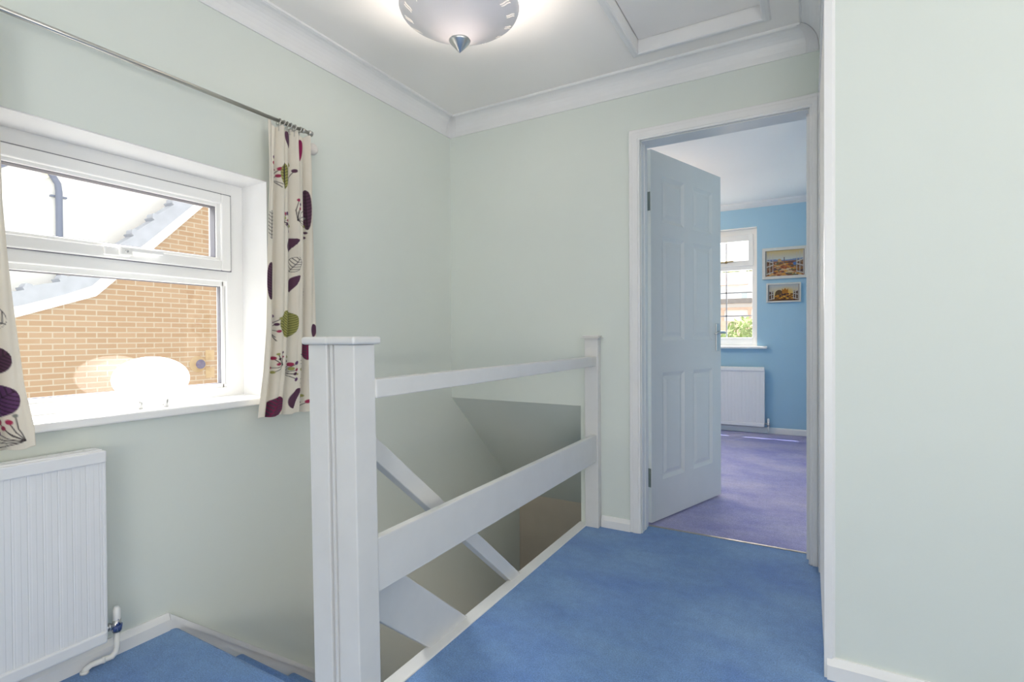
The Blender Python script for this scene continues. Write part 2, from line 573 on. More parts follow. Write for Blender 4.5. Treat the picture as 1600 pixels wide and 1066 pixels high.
# stairwell edge trim (white apron)
m = MB()
m.box(-1.080, -1.028, 0.99, YF, -0.27, 0.004, 0.003)
struct(m, 'trim_8', M['white'], 'white timber edging between the landing carpet and the stairwell', 'floor edging')

# stairwell: sloping soffit, lower hall walls
m = MB()
m.prism([(YF + 0.0, 0.632), (YB, 0.632), (YB + 0.004, 0.655), (3.60, 0.655), (3.60, -0.195), (3.489, -0.195)], 'x', XW, -1.03)
struct(m, 'ceiling_stairs', M['mint'], 'dim sloping soffit over the lower part of the stairs', 'ceiling')
m = MB()
m.box(-1.03, -1.0, YB, 3.63, ZL, 0.685)
m.box(XW, -1.03, YB + 0.004, 3.63, 0.655, 0.685)
m.box(XW, -1.03, 3.60, 3.63, ZL, 0.655)
struct(m, 'wall_bulkhead', M['blue'], 'sky blue boxing over the stairs inside the bedroom', 'wall')
m = MB()
m.box(XW, -1.03, 3.489, 3.60, ZL, -0.195)
struct(m, 'wall_hall_far', M['lowerwall'], 'brownish hall wall deep in the stairwell', 'wall')
m = MB()
m.box(0.05, 0.15, YE, YB, ZL, -0.25)
m.box(-1.0, 0.05, YB - 0.1, YB, ZL, -0.25)
m.box(XW, 0.05, YE - 0.1, YE, ZL, -0.25)
struct(m, 'wall_hall_right', M['mint'], 'hall wall below the landing', 'wall')
m = MB()
m.box(XW, 0.15, YE, 3.6, ZL - 0.1, ZL)
struct(m, 'floor_hall', M['carpet'], 'hall floor at the foot of the stairs', 'carpet floor')

# ------------------------------------------------------------------ staircase
st = thing('staircase', (XW, NY, 0), 'carpeted staircase descending along the window wall', 'stairs')
GO, RI = 0.231, 0.205
for i in range(1, 11):
    z = -RI * i - 0.01
    y1 = NY + GO * i + 0.004
    m = MB()
    pr_ = [(y1 - GO - 0.07, z - 0.16), (y1 - GO - 0.07, z)] + [(y1 - 0.03 + 0.03 * math.sin(a), z - 0.03 + 0.03 * math.cos(a)) for a in [k * PI / 10 for k in range(11)]] + [(y1 - 0.03, z - 0.16)]
    if pr_[0][0] < NY - 0.07: pass
    m.prism(pr_, 'x', XW + 0.022, -1.136)
    part(m, 'tread', M['carpet'], st)
# wall string
sl = -0.885
ys0, ys1 = 0.962, 3.42
z0 = 0.058
m = MB()
m.prism([(ys0, z0), (ys1, z0 + sl * (ys1 - ys0)), (ys1, z0 - 0.30 + sl * (ys1 - ys0)), (ys0 + 0.03, -0.26), (ys0, 0.0)], 'x', XW + 0.0008, XW + 0.014)
m.prism([(ys0, z0), (ys1, z0 + sl * (ys1 - ys0)), (ys1, z0 - 0.022 + sl * (ys1 - ys0)), (ys0, z0 - 0.022)], 'x', XW + 0.013, XW + 0.021)
part(m, 'wall_string', M['white'], st)
m = MB()
m.prism([(1.0, -0.01), (3.40, -0.01 + sl * 2.40), (3.40, -0.31 + sl * 2.40), (1.0, -0.31)], 'x', -1.134, -1.106)
part(m, 'outer_string', M['white'], st)

# ------------------------------------------------------------------ balustrade
bal = thing('balustrade', (-1.0, 0.95, 0), 'white timber balustrade with a broad newel beside the stairwell', 'banister')
m = MB()
m.box(-1.034, -0.965, 0.915, 0.987, -0.25, 0.992, 0.003)      # landing newel
m.box(-1.131, -1.062, 0.915, 0.987, -0.45, 0.992, 0.003)       # stair newel
m.box(-1.066, -1.030, 0.925, 0.98, -0.4, 0.992)               # filler between
m.box(-1.056, -1.046, 0.919, 0.95, -0.4, 0.992, 0.003)        # bead
np_ = part(m, 'newel_post', M['newel'], bal)
m = MB()
m.box(-1.144, -1.046, 0.902, 1.000, 0.992, 1.012, 0.007, 3)
m.box(-1.050, -0.952, 0.902, 1.000, 0.9925, 1.0125, 0.007, 3)
nc = m.build('newel_cap', M['newel'], np_)
# the newel leans very slightly away from the landing
for v in np_.data.vertices: v.co.x += -0.016 * ((v.co.z + 0.0) - 0.55)
for v in nc.data.vertices: v.co.x += -0.016 * ((v.co.z + 0.0) - 0.55)
m = MB()
m.box(-1.031, -0.957, 2.578, YF - 0.001, 0.0, 0.998, 0.002)
hp = part(m, 'wall_post', M['newel'], bal)
m = MB()
m.box(-1.047, -0.941, 2.562, YF - 0.001, 0.998, 1.003, 0.002)
m.box(-1.040, -0.948, 2.569, YF - 0.001, 1.003, 1.014, 0.004)
part(m, 'post_cap', M['newel'], hp)
m = MB(); m.box(-1.002, -0.965, 0.985, 2.579, 0.853, 0.902, 0.003)
part(m, 'top_rail', M['newel'], bal)
m = MB(); m.box(-0.990, -0.965, 0.985, 2.579, 0.350, 0.492, 0.003)
part(m, 'lower_rail', M['newel'], bal)
# stair handrail and broad lower stair rail run down from the newel
def raked(y0, y1, ztop, zbot, xa, xb, s):
    m = MB()
    m.prism([(y0, ztop), (y1, ztop + s * (y1 - y0)), (y1, zbot + s * (y1 - y0)), (y0, zbot)], 'x', xa, xb, 0.003)
    return m
part(raked(0.95, 3.2, 0.726 + 0.862 * 0.135, 0.657 + 0.862 * 0.135, -1.103, -1.063, -0.862), 'stair_handrail', M['newel'], bal)
part(raked(0.95, 3.2, 0.464 + 0.868 * 0.047, 0.281 + 0.868 * 0.045, -1.095, -1.063, -0.866), 'stair_lower_rail', M['newel'], bal)

# ------------------------------------------------------------------ landing window
XF0, XF1 = XW - 0.235, XW - 0.166        # frame depth range (outer, inner)
wn = thing('window_1', (XF0, (W0 + W1) / 2, WZ0), 'white plastic landing window with a top opening light', 'window', kind='structure')
ZT = 1.240
m = MB()
fy0, fy1, fz0, fz1 = W0, W1, WZ0 + 0.018, 1.655
m.box(XF0, XF1, fy1 - 0.075, fy1, fz0, fz1, 0.004)
m.box(XF0, XF1, fy0, fy0 + 0.075, fz0, fz1, 0.004)
m.box(XF0, XF1, fy0 + 0.07, fy1 - 0.07, 1.595, fz1, 0.004)
m.box(XF0, XF1, fy0 + 0.07, fy1 - 0.07, fz0, 0.806, 0.004)
m.box(XF0, XF1, fy0 + 0.07, fy1 - 0.07, 1.244, 1.296, 0.004)
# glazing beads of the lower light
for y0, y1, z0, z1 in ((fy1 - 0.090, fy1 - 0.073, 0.80, 1.25), (fy0 + 0.073, fy0 + 0.090, 0.80, 1.25), (fy0 + 0.08, fy1 - 0.08, 0.80, 0.822), (fy0 + 0.08, fy1 - 0.08, 1.224, 1.247)):
    m.box(XF0 + 0.02, XF1 - 0.012, y0, y1, z0, z1, 0.003)
part(m, 'window_frame', M['upvc'], wn)
def ring_yz(m, x0, x1, y0, y1, z0, z1, t, bev=0.003):
    m.box(x0, x1, y0, y0 + t, z0, z1, bev)
    m.box(x0, x1, y1 - t, y1, z0, z1, bev)
    m.box(x0, x1, y0 + t - 0.002, y1 - t + 0.002, z0, z0 + t, bev)
    m.box(x0, x1, y0 + t - 0.002, y1 - t + 0.002, z1 - t, z1, bev)
sash = None
m = MB()
sy0, sy1, sz0, sz1 = fy0 + 0.062, fy1 - 0.062, 1.288, 1.600
ring_yz(m, XF0 + 0.01, XF1 + 0.014, sy0, sy1, sz0, sz1, 0.040, 0.005)
ring_yz(m, XF0 + 0.015, XF1 + 0.002, sy0 + 0.038, sy1 - 0.038, sz0 + 0.035, sz1 - 0.035, 0.017, 0.003)
sash = part(m, 'sash', M['upvc'], wn)
m = MB()
ring_yz(m, XF0 + 0.03, XF1 + 0.0085, sy0 - 0.003, sy1 + 0.003, sz0 - 0.003, sz1 + 0.003, 0.01, 0)
ring_yz(m, XF0 + 0.03, XF1 - 0.006, sy0 + 0.054, sy1 - 0.054, sz0 + 0.051, sz1 - 0.051, 0.0035, 0)
m.build('gasket', M['gasket'], sash)
m = MB()
m.box(XF0 + 0.028, XF0 + 0.034, sy0 + 0.05, sy1 - 0.05, sz0 + 0.045, sz1 - 0.045)
m.build('pane', M['glass'], sash)
m = MB()
m.box(XF0 + 0.028, XF0 + 0.034, fy0 + 0.085, fy1 - 0.085, 0.815, 1.232)
part(m, 'pane', M['glass'], wn)
m = MB()
ring_yz(m, XF0 + 0.03, XF1 - 0.020, fy0 + 0.0885, fy1 - 0.0885, 0.8205, 1.2255, 0.004, 0)
ring_yz(m, XF0 + 0.02, XF1 - 0.0105, fy1 - 0.0755, fy1 - 0.0735, 0.82, 1.226, 0.001, 0)
part(m, 'gasket', M['gasket'], wn)
m = MB()
hx = XF1 + 0.014
m.box(hx, hx + 0.014, 0.845, 0.925, 1.297, 1.327, 0.004)
m.box(hx + 0.012, hx + 0.030, 0.885, 0.925, 1.300, 1.330, 0.005)
m.box(hx + 0.018, hx + 0.030, 0.915, 1.025, 1.314, 1.330, 0.004)
hd = m.build('handle', M['upvc'], sash)
m = MB()
m.lathe([(0, 0.004), (0.005, 0.004), (0.006, 0), (0.006, -0.002)], (hx + 0.030, 0.905, 1.314), 16, 'x')
m.build('lock_button', M['chrome'], hd)
# plastered reveals read as white: lining boards
m = MB()
m.box(XF1, XW - 0.0005, W1 - 0.004, W1 - 0.0005, WZ0 + 0.02, WZ1 - 0.0005)
m.box(XF1, XW - 0.0005, W0, W1 - 0.004, WZ1 - 0.004, WZ1 - 0.0005)
m.box(XF1, XW - 0.0005, W0 + 0.0005, W0 + 0.004, WZ0 + 0.02, WZ1 - 0.004)
struct(m, 'trim_9', M['white'], 'white painted reveal around the landing window', 'window reveal')
m = MB()
m.prism([(XF1 - 0.01, W0 + 0.0005), (XW + 0.0005, W0 + 0.0005), (XW + 0.0005, W0 - 0.06), (XW + 0.033, W0 - 0.06), (XW + 0.033, W1 + 0.035), (XW + 0.0005, W1 + 0.035), (XW + 0.0005, W1 - 0.0005), (XF1 - 0.01, W1 - 0.0005)], 'z', WZ0 + 0.0005, 0.770, 0.006)
struct(m, 'trim_10', M['upvc'], 'white bullnosed sill of the landing window', 'window sill')

# ------------------------------------------------------------------ globe lamp on the sill
gx, gy, gz = -2.0, 0.952, 0.770
gl = thing('table_lamp', (gx, gy, gz), 'white opal globe lamp on short chrome legs on the window sill', 'lamp')
m = MB()
prof = []
for i in range(25):
    a = -PI / 2 + PI * i / 24
    prof.append((0.114 * math.cos(a) if 0 < i < 24 else 0, 0.099 + 0.078 * math.sin(a)))
m.lathe(prof, (gx, gy, gz), 56)
part(m, 'globe', M['globe'], gl)
for k in range(4):
    a = PI / 4 + k * PI / 2 - 0.3
    m = MB()
    px, py = gx + 0.052 * math.cos(a), gy + 0.052 * math.sin(a)
    m.tube([(px, py, gz), (px, py, gz + 0.036)], 0.0065, 12)
    part(m, 'leg', M['chrome'], gl)

# ------------------------------------------------------------------ radiators
def radiator(name, label, to_world, length, z0, z1, thick, pitch, valve_pipe):
    """built along local u (0..length, valve end at u=0) and w (0 = wall, thick = front)"""
    root = thing(name, to_world(length / 2, 0, 0), label, 'radiator')
    def box(m, u0, u1, w0, w1, za, zb, bev=0.0):
        a = Vector(to_world(u0, w0, za)); b = Vector(to_world(u1, w1, zb))
        m.box(min(a.x, b.x), max(a.x, b.x), min(a.y, b.y), max(a.y, b.y), min(a.z, b.z), max(a.z, b.z), bev)
    w0, w1 = 0.03, thick
    # fluted front panel
    m = MB()
    n = int((length - 0.02) / pitch)
    prof = []
    u = 0.008
    prof.append((u, w1 - 0.004))
    for i in range(n):
        ua = 0.010 + i * pitch
        prof += [(ua + pitch * 0.10, w1 - 0.003), (ua + pitch * 0.16, w1 - 0.0046), (ua + pitch * 0.22, w1 - 0.003),
                 (ua + pitch * 0.60, w1 - 0.003), (ua + pitch * 0.64, w1 - 0.0025), (ua + pitch * 0.92, w1 - 0.0025), (ua + pitch * 0.97, w1 - 0.003)]
    prof.append((length - 0.008, w1 - 0.004))
    back = [(length - 0.008, w0), (0.008, w0)]
    pts = prof + back
    t = m.bm
    zb, zt = z0 + 0.035, z1 - 0.035
    A = [t.verts.new(to_world(p[0], p[1], zb)) for p in pts]
    B = [t.verts.new(to_world(p[0], p[1], zt)) for p in pts]
    k = len(pts)
    for i in range(k):
        j = (i + 1) % k
        t.faces.new([A[i], A[j], B[j], B[i]])
    t.faces.new(A); t.faces.new(B)
    part(m, 'panel', M['radiator'], root)
    m = MB()
    box(m, 0, length, w1 - 0.010, w1 + 0.006, z1 - 0.040, z1 - 0.004, 0.004)
    box(m, 0.004, length - 0.004, w0 - 0.004, w1 - 0.008, z1 - 0.03, z1 + 0.000, 0.004)
    for q in range(int(length / 0.03)):
        box(m, 0.015 + q * 0.03, 0.037 + q * 0.03, w0 + 0.004, w0 + 0.018, z1 - 0.002, z1 + 0.0012)
    part(m, 'top_grille', M['radiator'], root)
    m = MB()
    box(m, 0.0, length, w0 - 0.004, w1 + 0.002, z0, z0 + 0.038, 0.006)
    part(m, 'bottom_rail', M['radiator'], root)
    for ua in (0.0, length - 0.008):
        m = MB()
        box(m, ua, ua + 0.008, w0 - 0.002, w1, z0 + 0.02, z1 - 0.02, 0.002)
        part(m, 'side_panel', M['radiator'], root)
    for uu in (0.2, length - 0.2):
        m = MB()
        box(m, uu, uu + 0.04, 0.0, w0, z0 + 0.06, z1 - 0.06)
        part(m, 'wall_bracket', M['radiator'], root)
    vz = z0 + 0.032
    wv = (w0 + w1) / 2
    V = lambda u, w, z: to_world(u, w, z)
    m = MB()
    m.tube([V(0.004, wv, vz), V(-0.028, wv, vz)], 0.008, 12)
    m.tube([V(-0.010, wv, vz), V(-0.018, wv, vz)], 0.012, 6)
    m.tube([V(-0.034, wv, vz - 0.022), V(-0.034, wv, vz + 0.016)], [0.012, 0.012], 12)
    m.tube([V(-0.034, wv, vz - 0.002), V(-0.034, wv, vz - 0.018)], 0.0145, 6)
    val = part(m, 'valve', M['chrome'], root)
    m = MB()
    m.tube([V(-0.034, wv, vz + 0.012), V(-0.034, wv, vz + 0.016), V(-0.034, wv, vz + 0.048), V(-0.034, wv, vz + 0.056)], [0.009, 0.0105, 0.0105, 0.006], 14)
    m.build('valve_cap', M['upvc'], val)
    m = MB()
    if valve_pipe == 'bent':
        m.tube([V(-0.034, wv, vz - 0.02), V(-0.034, wv, vz - 0.070), V(-0.031, wv, vz - 0.085), V(-0.02, wv, vz - 0.094), V(0.012, wv - 0.008, 0.022), V(0.028, wv - 0.015, 0.020), V(0.040, wv - 0.019, 0.012), V(0.043, wv - 0.02, 0.0)],
               [0.0085, 0.0085, 0.009, 0.009, 0.009, 0.009, 0.009, 0.0095], 14)
        m.tube([V(-0.004, wv - 0.004, 0.0235), V(0.003, wv - 0.006, 0.0228)], 0.0105, 14)
        m.tube([V(0.0425, wv - 0.02, 0.008), V(0.043, wv - 0.02, 0.0)], 0.0115, 14)
    else:
        m.tube([V(-0.034, wv, vz - 0.02), V(-0.034, wv, 0.0)], 0.0085, 14)
    part(m, 'pipe', M['pipe'], root)
    if valve_pipe == 'bent':
        m = MB()
        m.tube([V(-0.034, wv, vz - 0.018), V(-0.034, wv, vz - 0.001)], [0.0135, 0.0150], 12)
        m.tube([V(-0.034, wv + 0.004, vz + 0.0), V(-0.034, wv + 0.006, vz + 0.022)], [0.010, 0.004], 8)
        m.build('valve_collar', M['bluecap'], val)['label'] = 'dark blue valve collar'
    return root
radiator('radiator', 'white panel radiator under the landing window', lambda u, w, z: (XW + w, 0.752 - u, z), 1.1, 0.086, 0.676, 0.084, 0.0333, 'bent')
radiator('radiator', 'white panel radiator under the bedroom window', lambda u, w, z: (-0.388 - u, BY - w, z), 1.0, 0.07, 0.680, 0.075, 0.0333, 'straight')

# ------------------------------------------------------------------ curtains
CREAM = np.array(lin((0.91, 0.885, 0.835)))
PURP = np.array(lin((0.37, 0.25, 0.33)))
PURP2 = np.array(lin((0.42, 0.28, 0.43)))
RED = np.array(lin((0.66, 0.24, 0.36)))
MAG = np.array(lin((0.58, 0.16, 0.34)))
OLIVE = np.array(lin((0.64, 0.63, 0.38)))
DOLIVE = np.array(lin((0.30, 0.31, 0.16)))
DARK = np.array(lin((0.23, 0.19, 0.21)))
GREY = np.array(lin((0.55, 0.56, 0.53)))
class Fabric:
    """prints motifs on a cloth lying flat; units: 1 = about 2.4 mm of cloth"""
    def __init__(self, X, Y):
        self.X, self.Y = X, Y
        self.C = np.tile(CREAM, X.shape + (1,)).astype(np.float64)
    def put(self, mask, col):
        a = np.clip(mask, 0, 1)[..., None]
        self.C = self.C * (1 - a) + col * a
    def disc(self, x, y, r, col):
        d = np.hypot(self.X - x, self.Y - y)
        self.put((r - d) / 0.8 + 0.5, col)
    def line(self, pts, w, col):
        for (x0, y0), (x1, y1) in zip(pts, pts[1:]):
            dx, dy = x1 - x0, y1 - y0
            L = dx * dx + dy * dy + 1e-9
            t = np.clip(((self.X - x0) * dx + (self.Y - y0) * dy) / L, 0, 1)
            d = np.hypot(self.X - x0 - t * dx, self.Y - y0 - t * dy)
            self.put((w / 2 - d) / 0.7 + 0.5, col)
    def umbel(self, ox, oy, dots, bend=0.25):
        for (x, y, r, col) in dots:
            mx, my = (ox + x) / 2 + (y - oy) * bend * 0.3, (oy + y) / 2 - (x - ox) * bend * 0.3
            self.line([(ox, oy), (mx, my), (x, y)], 0.9, DARK)
            self.disc(x, y, r, col)
    def leaf(self, cx, cy, w, h, ang, col, vein=None, clip=None, stripes=0, outline=False):
        c, s = math.cos(ang), math.sin(ang)
        u = (self.X - cx) * c + (self.Y - cy) * s
        v = -(self.X - cx) * s + (self.Y - cy) * c
        t = np.clip(v / (h / 2), -1, 1)
        half = w / 2 * np.sqrt(np.clip(1 - t ** 2, 0, 1)) * (1 - 0.18 * t)
        inside = np.minimum(half - np.abs(u), (h / 2 - np.abs(v)))
        mask = np.clip(inside / 0.8 + 0.5, 0, 1)
        if clip == 'L': mask = mask * (u < 0)
        if clip == 'R': mask = mask * (u > 0)
        if outline:
            self.put(np.clip(1 - np.abs(inside) / 0.8, 0, 1), DARK)
        else:
            self.put(mask, col)
        if vein is not None and stripes:
            ph = (v + np.abs(u) * 0.55) / h * stripes
            f = np.abs(ph - np.round(ph)) * h / stripes
            self.put(mask * np.clip(0.55 - f + 0.45, 0, 1), vein)
            self.put(mask * np.clip(0.6 - np.abs(u) + 0.3, 0, 1), vein)

def curtain(name, label, y_left, y_right, ztop, zbot, nfold, xc, motif, nu, nv, px_w, amp=0.022, ring_ys=(), hem=0.0):
    """y_left(v), y_right(v): edges for v = 0 top .. 1 bottom"""
    root = thing(name, (xc, (y_left(0.5) + y_right(0.5)) / 2, zbot), label, 'curtain', 'curtains at the landing window')
    uu = np.linspace(0, 1, nu)[None, :]
    vv = np.linspace(0, 1, nv)[:, None]
    YL = np.vectorize(y_left)(vv); YR_ = np.vectorize(y_right)(vv)
    ph = 2 * PI * nfold * (uu + 0.02 * np.sin(vv * 5 + uu * 4) + 0.03 * np.sin(vv * 2.2))
    a = amp * (0.35 + 0.65 * np.clip(vv * 6, 0, 1)) * (1 + 0.25 * np.sin(uu * 9 + 1))
    X_ = xc + a * np.sin(ph + 0.7 * vv) + 0.006 * np.sin(ph * 2 + 1.0 + vv * 3)
    Y_ = YL + (YR_ - YL) * uu + 0.006 * np.cos(ph + 0.7 * vv) * np.sin(PI * uu)
    Z_ = ztop + (zbot - ztop) * vv + 0 * uu + hem * 0.004 * np.sin(ph) * vv
    # pinch pleat heading: lift the top between hooks
    Z_ = Z_ + 0.010 * np.sin(ph + 1.2) * np.clip(1 - vv * 14, 0, 1)
    fab = Fabric(uu * px_w + 0 * vv, vv * 455.0 + 0 * uu)
    motif(fab)
    verts = np.stack([X_, Y_, Z_], -1).reshape(-1, 3)
    idx = np.arange(nu * nv).reshape(nv, nu)
    faces = np.stack([idx[:-1, :-1], idx[:-1, 1:], idx[1:, 1:], idx[1:, :-1]], -1).reshape(-1, 4)
    me = bpy.data.meshes.new('drape')
    me.from_pydata((verts - np.array(root.location)).tolist(), [], faces.tolist())
    ca = me.color_attributes.new('Col', 'FLOAT_COLOR', 'POINT')
    cols = np.concatenate([fab.C.reshape(-1, 3), np.ones((nu * nv, 1))], 1).astype(np.float32)
    ca.data.foreach_set('color', cols.ravel())
    me.polygons.foreach_set('use_smooth', [True] * len(me.polygons))
    me.materials.append(M['fabric'])
    o = bpy.data.objects.new('drape', me)
    COL.objects.link(o)
    o.parent = root
    sm = o.modifiers.new('Solid', 'SOLIDIFY')
    sm.thickness = 0.0015
    for ry in ring_ys:
        m = MB()
        R, r, n1, n2 = 0.0135, 0.0022, 24, 8
        rz = ROD_Z - 0.004
        rows = []
        for i in range(n1):
            A = 2 * PI * i / n1
            rows.append([m.bm.verts.new((ROD_X + (R + r * math.cos(2 * PI * j / n2)) * math.cos(A), ry + r * math.sin(2 * PI * j / n2) + 0.004 * math.sin(A * 1.0), rz + (R + r * math.cos(2 * PI * j / n2)) * math.sin(A))) for j in range(n2)])
        for i in range(n1):
            p, q = rows[i], rows[(i + 1) % n1]
            for j in range(n2):
                f = m.bm.faces.new([p[j], p[(j + 1) % n2], q[(j + 1) % n2], q[j]])
                f.smooth = True
        m.tube([(ROD_X, ry, rz - R), (ROD_X, ry, rz - R - 0.012), (xc, ry, rz - R - 0.022)], 0.0016, 6)
        part(m, 'curtain_ring', M['rod'], root)
    return root

ROD_X, ROD_Z, ROD_R = -1.862, 1.889, 0.0075

def motif_right(f):
    # coordinates: x 0..90 across the width, y 0..455 from top to bottom
    b = lambda x, y, r, c: (x, y, r, c)
    f.umbel(14, 84, [b(12, 52, 3, PURP2), b(11, 61, 3, RED), b(24, 66, 3, RED), b(22, 77, 2.6, RED), b(17, 68, 2, MAG), b(26, 90, 0.6, GREY), b(25, 95, 0.6, GREY)])
    f.leaf(33, 76, 18, 42, 0.0, OLIVE, DOLIVE, None, 9)
    f.leaf(29, 76, 5, 42, 0.0, DARK)
    f.leaf(42, 14, 9, 28, -0.15, PURP)
    f.umbel(43, 88, [b(45, 54, 3, OLIVE), b(53, 62, 3, PURP)])
    f.leaf(66, 26, 10, 38, 0.12, MAG)
    f.leaf(80, 120, 11, 66, 0.0, PURP, DARK, None, 12)
    f.umbel(55, 142, [b(57, 109, 2.5, RED), b(61, 116, 2.6, PURP), b(60, 123, 2.6, RED), b(74, 121, 3, OLIVE), b(77, 134, 2, GREY), b(75, 147, 3, OLIVE), b(78, 158, 2, PURP), b(76, 166, 2.3, PURP)])
    f.umbel(28, 150, [b(33, 136, 3, RED), b(39, 135, 3, PURP2), b(33, 143, 2.8, OLIVE), b(40, 146, 2.4, RED), b(38, 152, 2.4, PURP), b(45, 152, 2.6, OLIVE), b(43, 161, 2.8, PURP2)])
    f.leaf(6, 158, 16, 44, 0.0, CREAM * 0.9, DARK, None, 8)
    f.leaf(50, 186, 26, 30, 0.6, PURP, None, 'L')
    f.leaf(52, 214, 18, 26, 0.5, CREAM, DARK, None, 6, False)
    f.leaf(52, 214, 18, 26, 0.5, CREAM, None, None, 0, True)
    f.leaf(6, 246, 13, 58, 0.0, PURP, DARK, None, 14)
    f.leaf(53, 246, 20, 30, 0.5, PURP, None, 'L')
    f.leaf(71, 262, 5, 36, 0.05, CREAM * 0.8, DARK, None, 7)
    f.leaf(39, 312, 31, 44, 0.12, OLIVE, DOLIVE, None, 11)
    f.umbel(10, 320, [b(16, 298, 2.8, PURP2), b(15, 307, 2.5, RED), b(21, 311, 2.3, PURP), b(25, 302, 2.2, OLIVE), b(23, 322, 2.2, RED), b(20, 331, 0.5, GREY), b(21, 337, 0.5, GREY), b(13, 294, 1.4, MAG)])
    f.leaf(75, 352, 12, 34, 0.0, PURP, MAG, None, 8)
    f.leaf(84, 322, 9, 22, 0.0, PURP)
    f.umbel(31, 377, [b(19, 364, 2.8, RED), b(25, 366, 1.8, PURP), b(24, 374, 2.3, RED), b(16, 379, 2, RED), b(19, 386, 2.2, OLIVE), b(30, 357, 2, PURP), b(23, 358, 1.8, OLIVE), b(31, 364, 1.6, MAG)])
    f.umbel(37, 390, [b(41, 363, 2.6, OLIVE), b(41, 370, 2.2, PURP), b(46, 375, 3.2, RED), b(53, 374, 3.1, PURP2), b(47, 382, 2.8, OLIVE), b(53, 385, 2.5, RED), b(51, 391, 2.5, PURP), b(55, 393, 1.6, OLIVE), b(53, 401, 3, PURP2)])
    for yy, c, r, x in ((361, OLIVE, 2.2, 66), (371, GREY, 0.6, 68), (376, GREY, 0.6, 68), (386, OLIVE, 3, 62), (401, PURP, 2.3, 66), (408, RED, 2.3, 65)):
        f.line([(60, yy + 0.5), (x, yy)], 0.9, DARK)
        f.disc(x, yy, r, c)
    f.leaf(22, 446, 22, 42, 0.35, PURP, MAG, None, 9)
    f.leaf(56, 432, 22, 32, 0.4, PURP, None, 'L')
    f.umbel(64, 452, [b(67, 439, 2.4, PURP), b(76, 438, 3.2, RED), b(70, 428, 2.4, OLIVE)])

def motif_left(f):
    W = 150
    b = lambda x, y, r, c: (x, y, r, c)
    for (x, y) in ((30, 60), (95, 150), (45, 240), (100, 60)):
        f.leaf(x, y, 24, 46, 0.2, OLIVE, DOLIVE, None, 9)
        f.leaf(x + 30, y + 50, 22, 40, -0.3, PURP, DARK, None, 10)
    f.leaf(125, 312, 28, 34, -1.0, CREAM, DARK, None, 7)
    f.leaf(125, 312, 28, 34, -1.0, CREAM, None, None, 0, True)
    f.leaf(122, 360, 30, 38, 1.15, PURP, DARK, None, 11)
    f.leaf(122, 404, 32, 44, 0.95, PURP2, DARK, None, 9)
    f.umbel(141, 446, [b(121, 425, 3.6, RED), b(131, 425, 2.8, RED * 1.2), b(125, 432, 2.6, RED), b(117, 437, 3.2, PURP2), b(113, 446, 3, RED * 1.1), b(110, 452, 2.6, PURP2), b(110, 440, 2.4, OLIVE), b(136, 418, 2, GREY)])
    f.umbel(60, 420, [b(50, 395, 3, RED), b(60, 390, 3, PURP), b(70, 398, 3, OLIVE)])

lerp = lambda pts: (lambda v: float(np.interp(v, [p[0] for p in pts], [p[1] for p in pts])))
# right-hand curtain: a little flared at the hem
curtain('curtain', 'cream curtain with purple and green leaf print right of the landing window',
        lerp([(0, 1.314), (0.2, 1.312), (0.45, 1.303), (0.7, 1.295), (0.85, 1.280), (1, 1.256)]),
        lerp([(0, 1.513), (0.2, 1.517), (0.45, 1.526), (0.75, 1.530), (1, 1.528)]),
        1.866, 0.697, 3.15, -1.862, motif_right, 190, 560, 88, 0.013, [1.365, 1.385, 1.400, 1.417, 1.438, 1.463], 1.0)
curtain('curtain', 'cream curtain with purple leaf print at the left edge of the picture',
        lerp([(0, 0.27), (1, 0.25)]),
        lerp([(0, 0.522), (0.42, 0.527), (0.55, 0.537), (0.7, 0.551), (0.85, 0.567), (0.96, 0.588), (1, 0.590)]),
        1.866, 0.713, 4.0, -1.862, motif_left, 200, 420, 150, 0.012, [0.30, 0.34, 0.38, 0.42, 0.46, 0.50], 1.0)

rod = thing('curtain_rod', (ROD_X, 0.9, ROD_Z), 'slim satin metal curtain rod above the landing window', 'curtain rod')
m = MB(); m.tube([(ROD_X, 0.1, ROD_Z), (ROD_X, 1.516, ROD_Z)], ROD_R, 18)
part(m, 'pole', M['rod'], rod)
for yy, s in ((1.516, 1), (0.1, -1)):
    m = MB()
    m.tube([(ROD_X, yy - s * 0.008, ROD_Z), (ROD_X, yy - s * 0.004, ROD_Z), (ROD_X, yy + s * 0.010, ROD_Z), (ROD_X, yy + s * 0.013, ROD_Z)], [0.0085, 0.0115, 0.0115, 0.008], 20)
    part(m, 'finial', M['rod'], rod)
for yy in (1.482, 0.16):
    m = MB()
    m.tube([(XW, yy, ROD_Z), (XW + 0.006, yy, ROD_Z)], 0.02, 20)
    m.tube([(XW + 0.004, yy, ROD_Z), (ROD_X, yy, ROD_Z)], 0.0055, 12)
    m.tube([(ROD_X, yy - 0.006, ROD_Z), (ROD_X, yy + 0.006, ROD_Z)], 0.0105, 16)
    part(m, 'bracket', M['rod'], rod)
# small white wall knob behind the top of the curtain
hb = MB()
hb.lathe([(0, 0.05), (0.014, 0.05), (0.023, 0.043), (0.026, 0.032), (0.023, 0.021), (0.012, 0.014), (0.012, 0.0)], (XW, 1.560, 1.842), 24, 'x')
part(hb, 'wall_knob', M['knob'], rod, 'small cream knob')

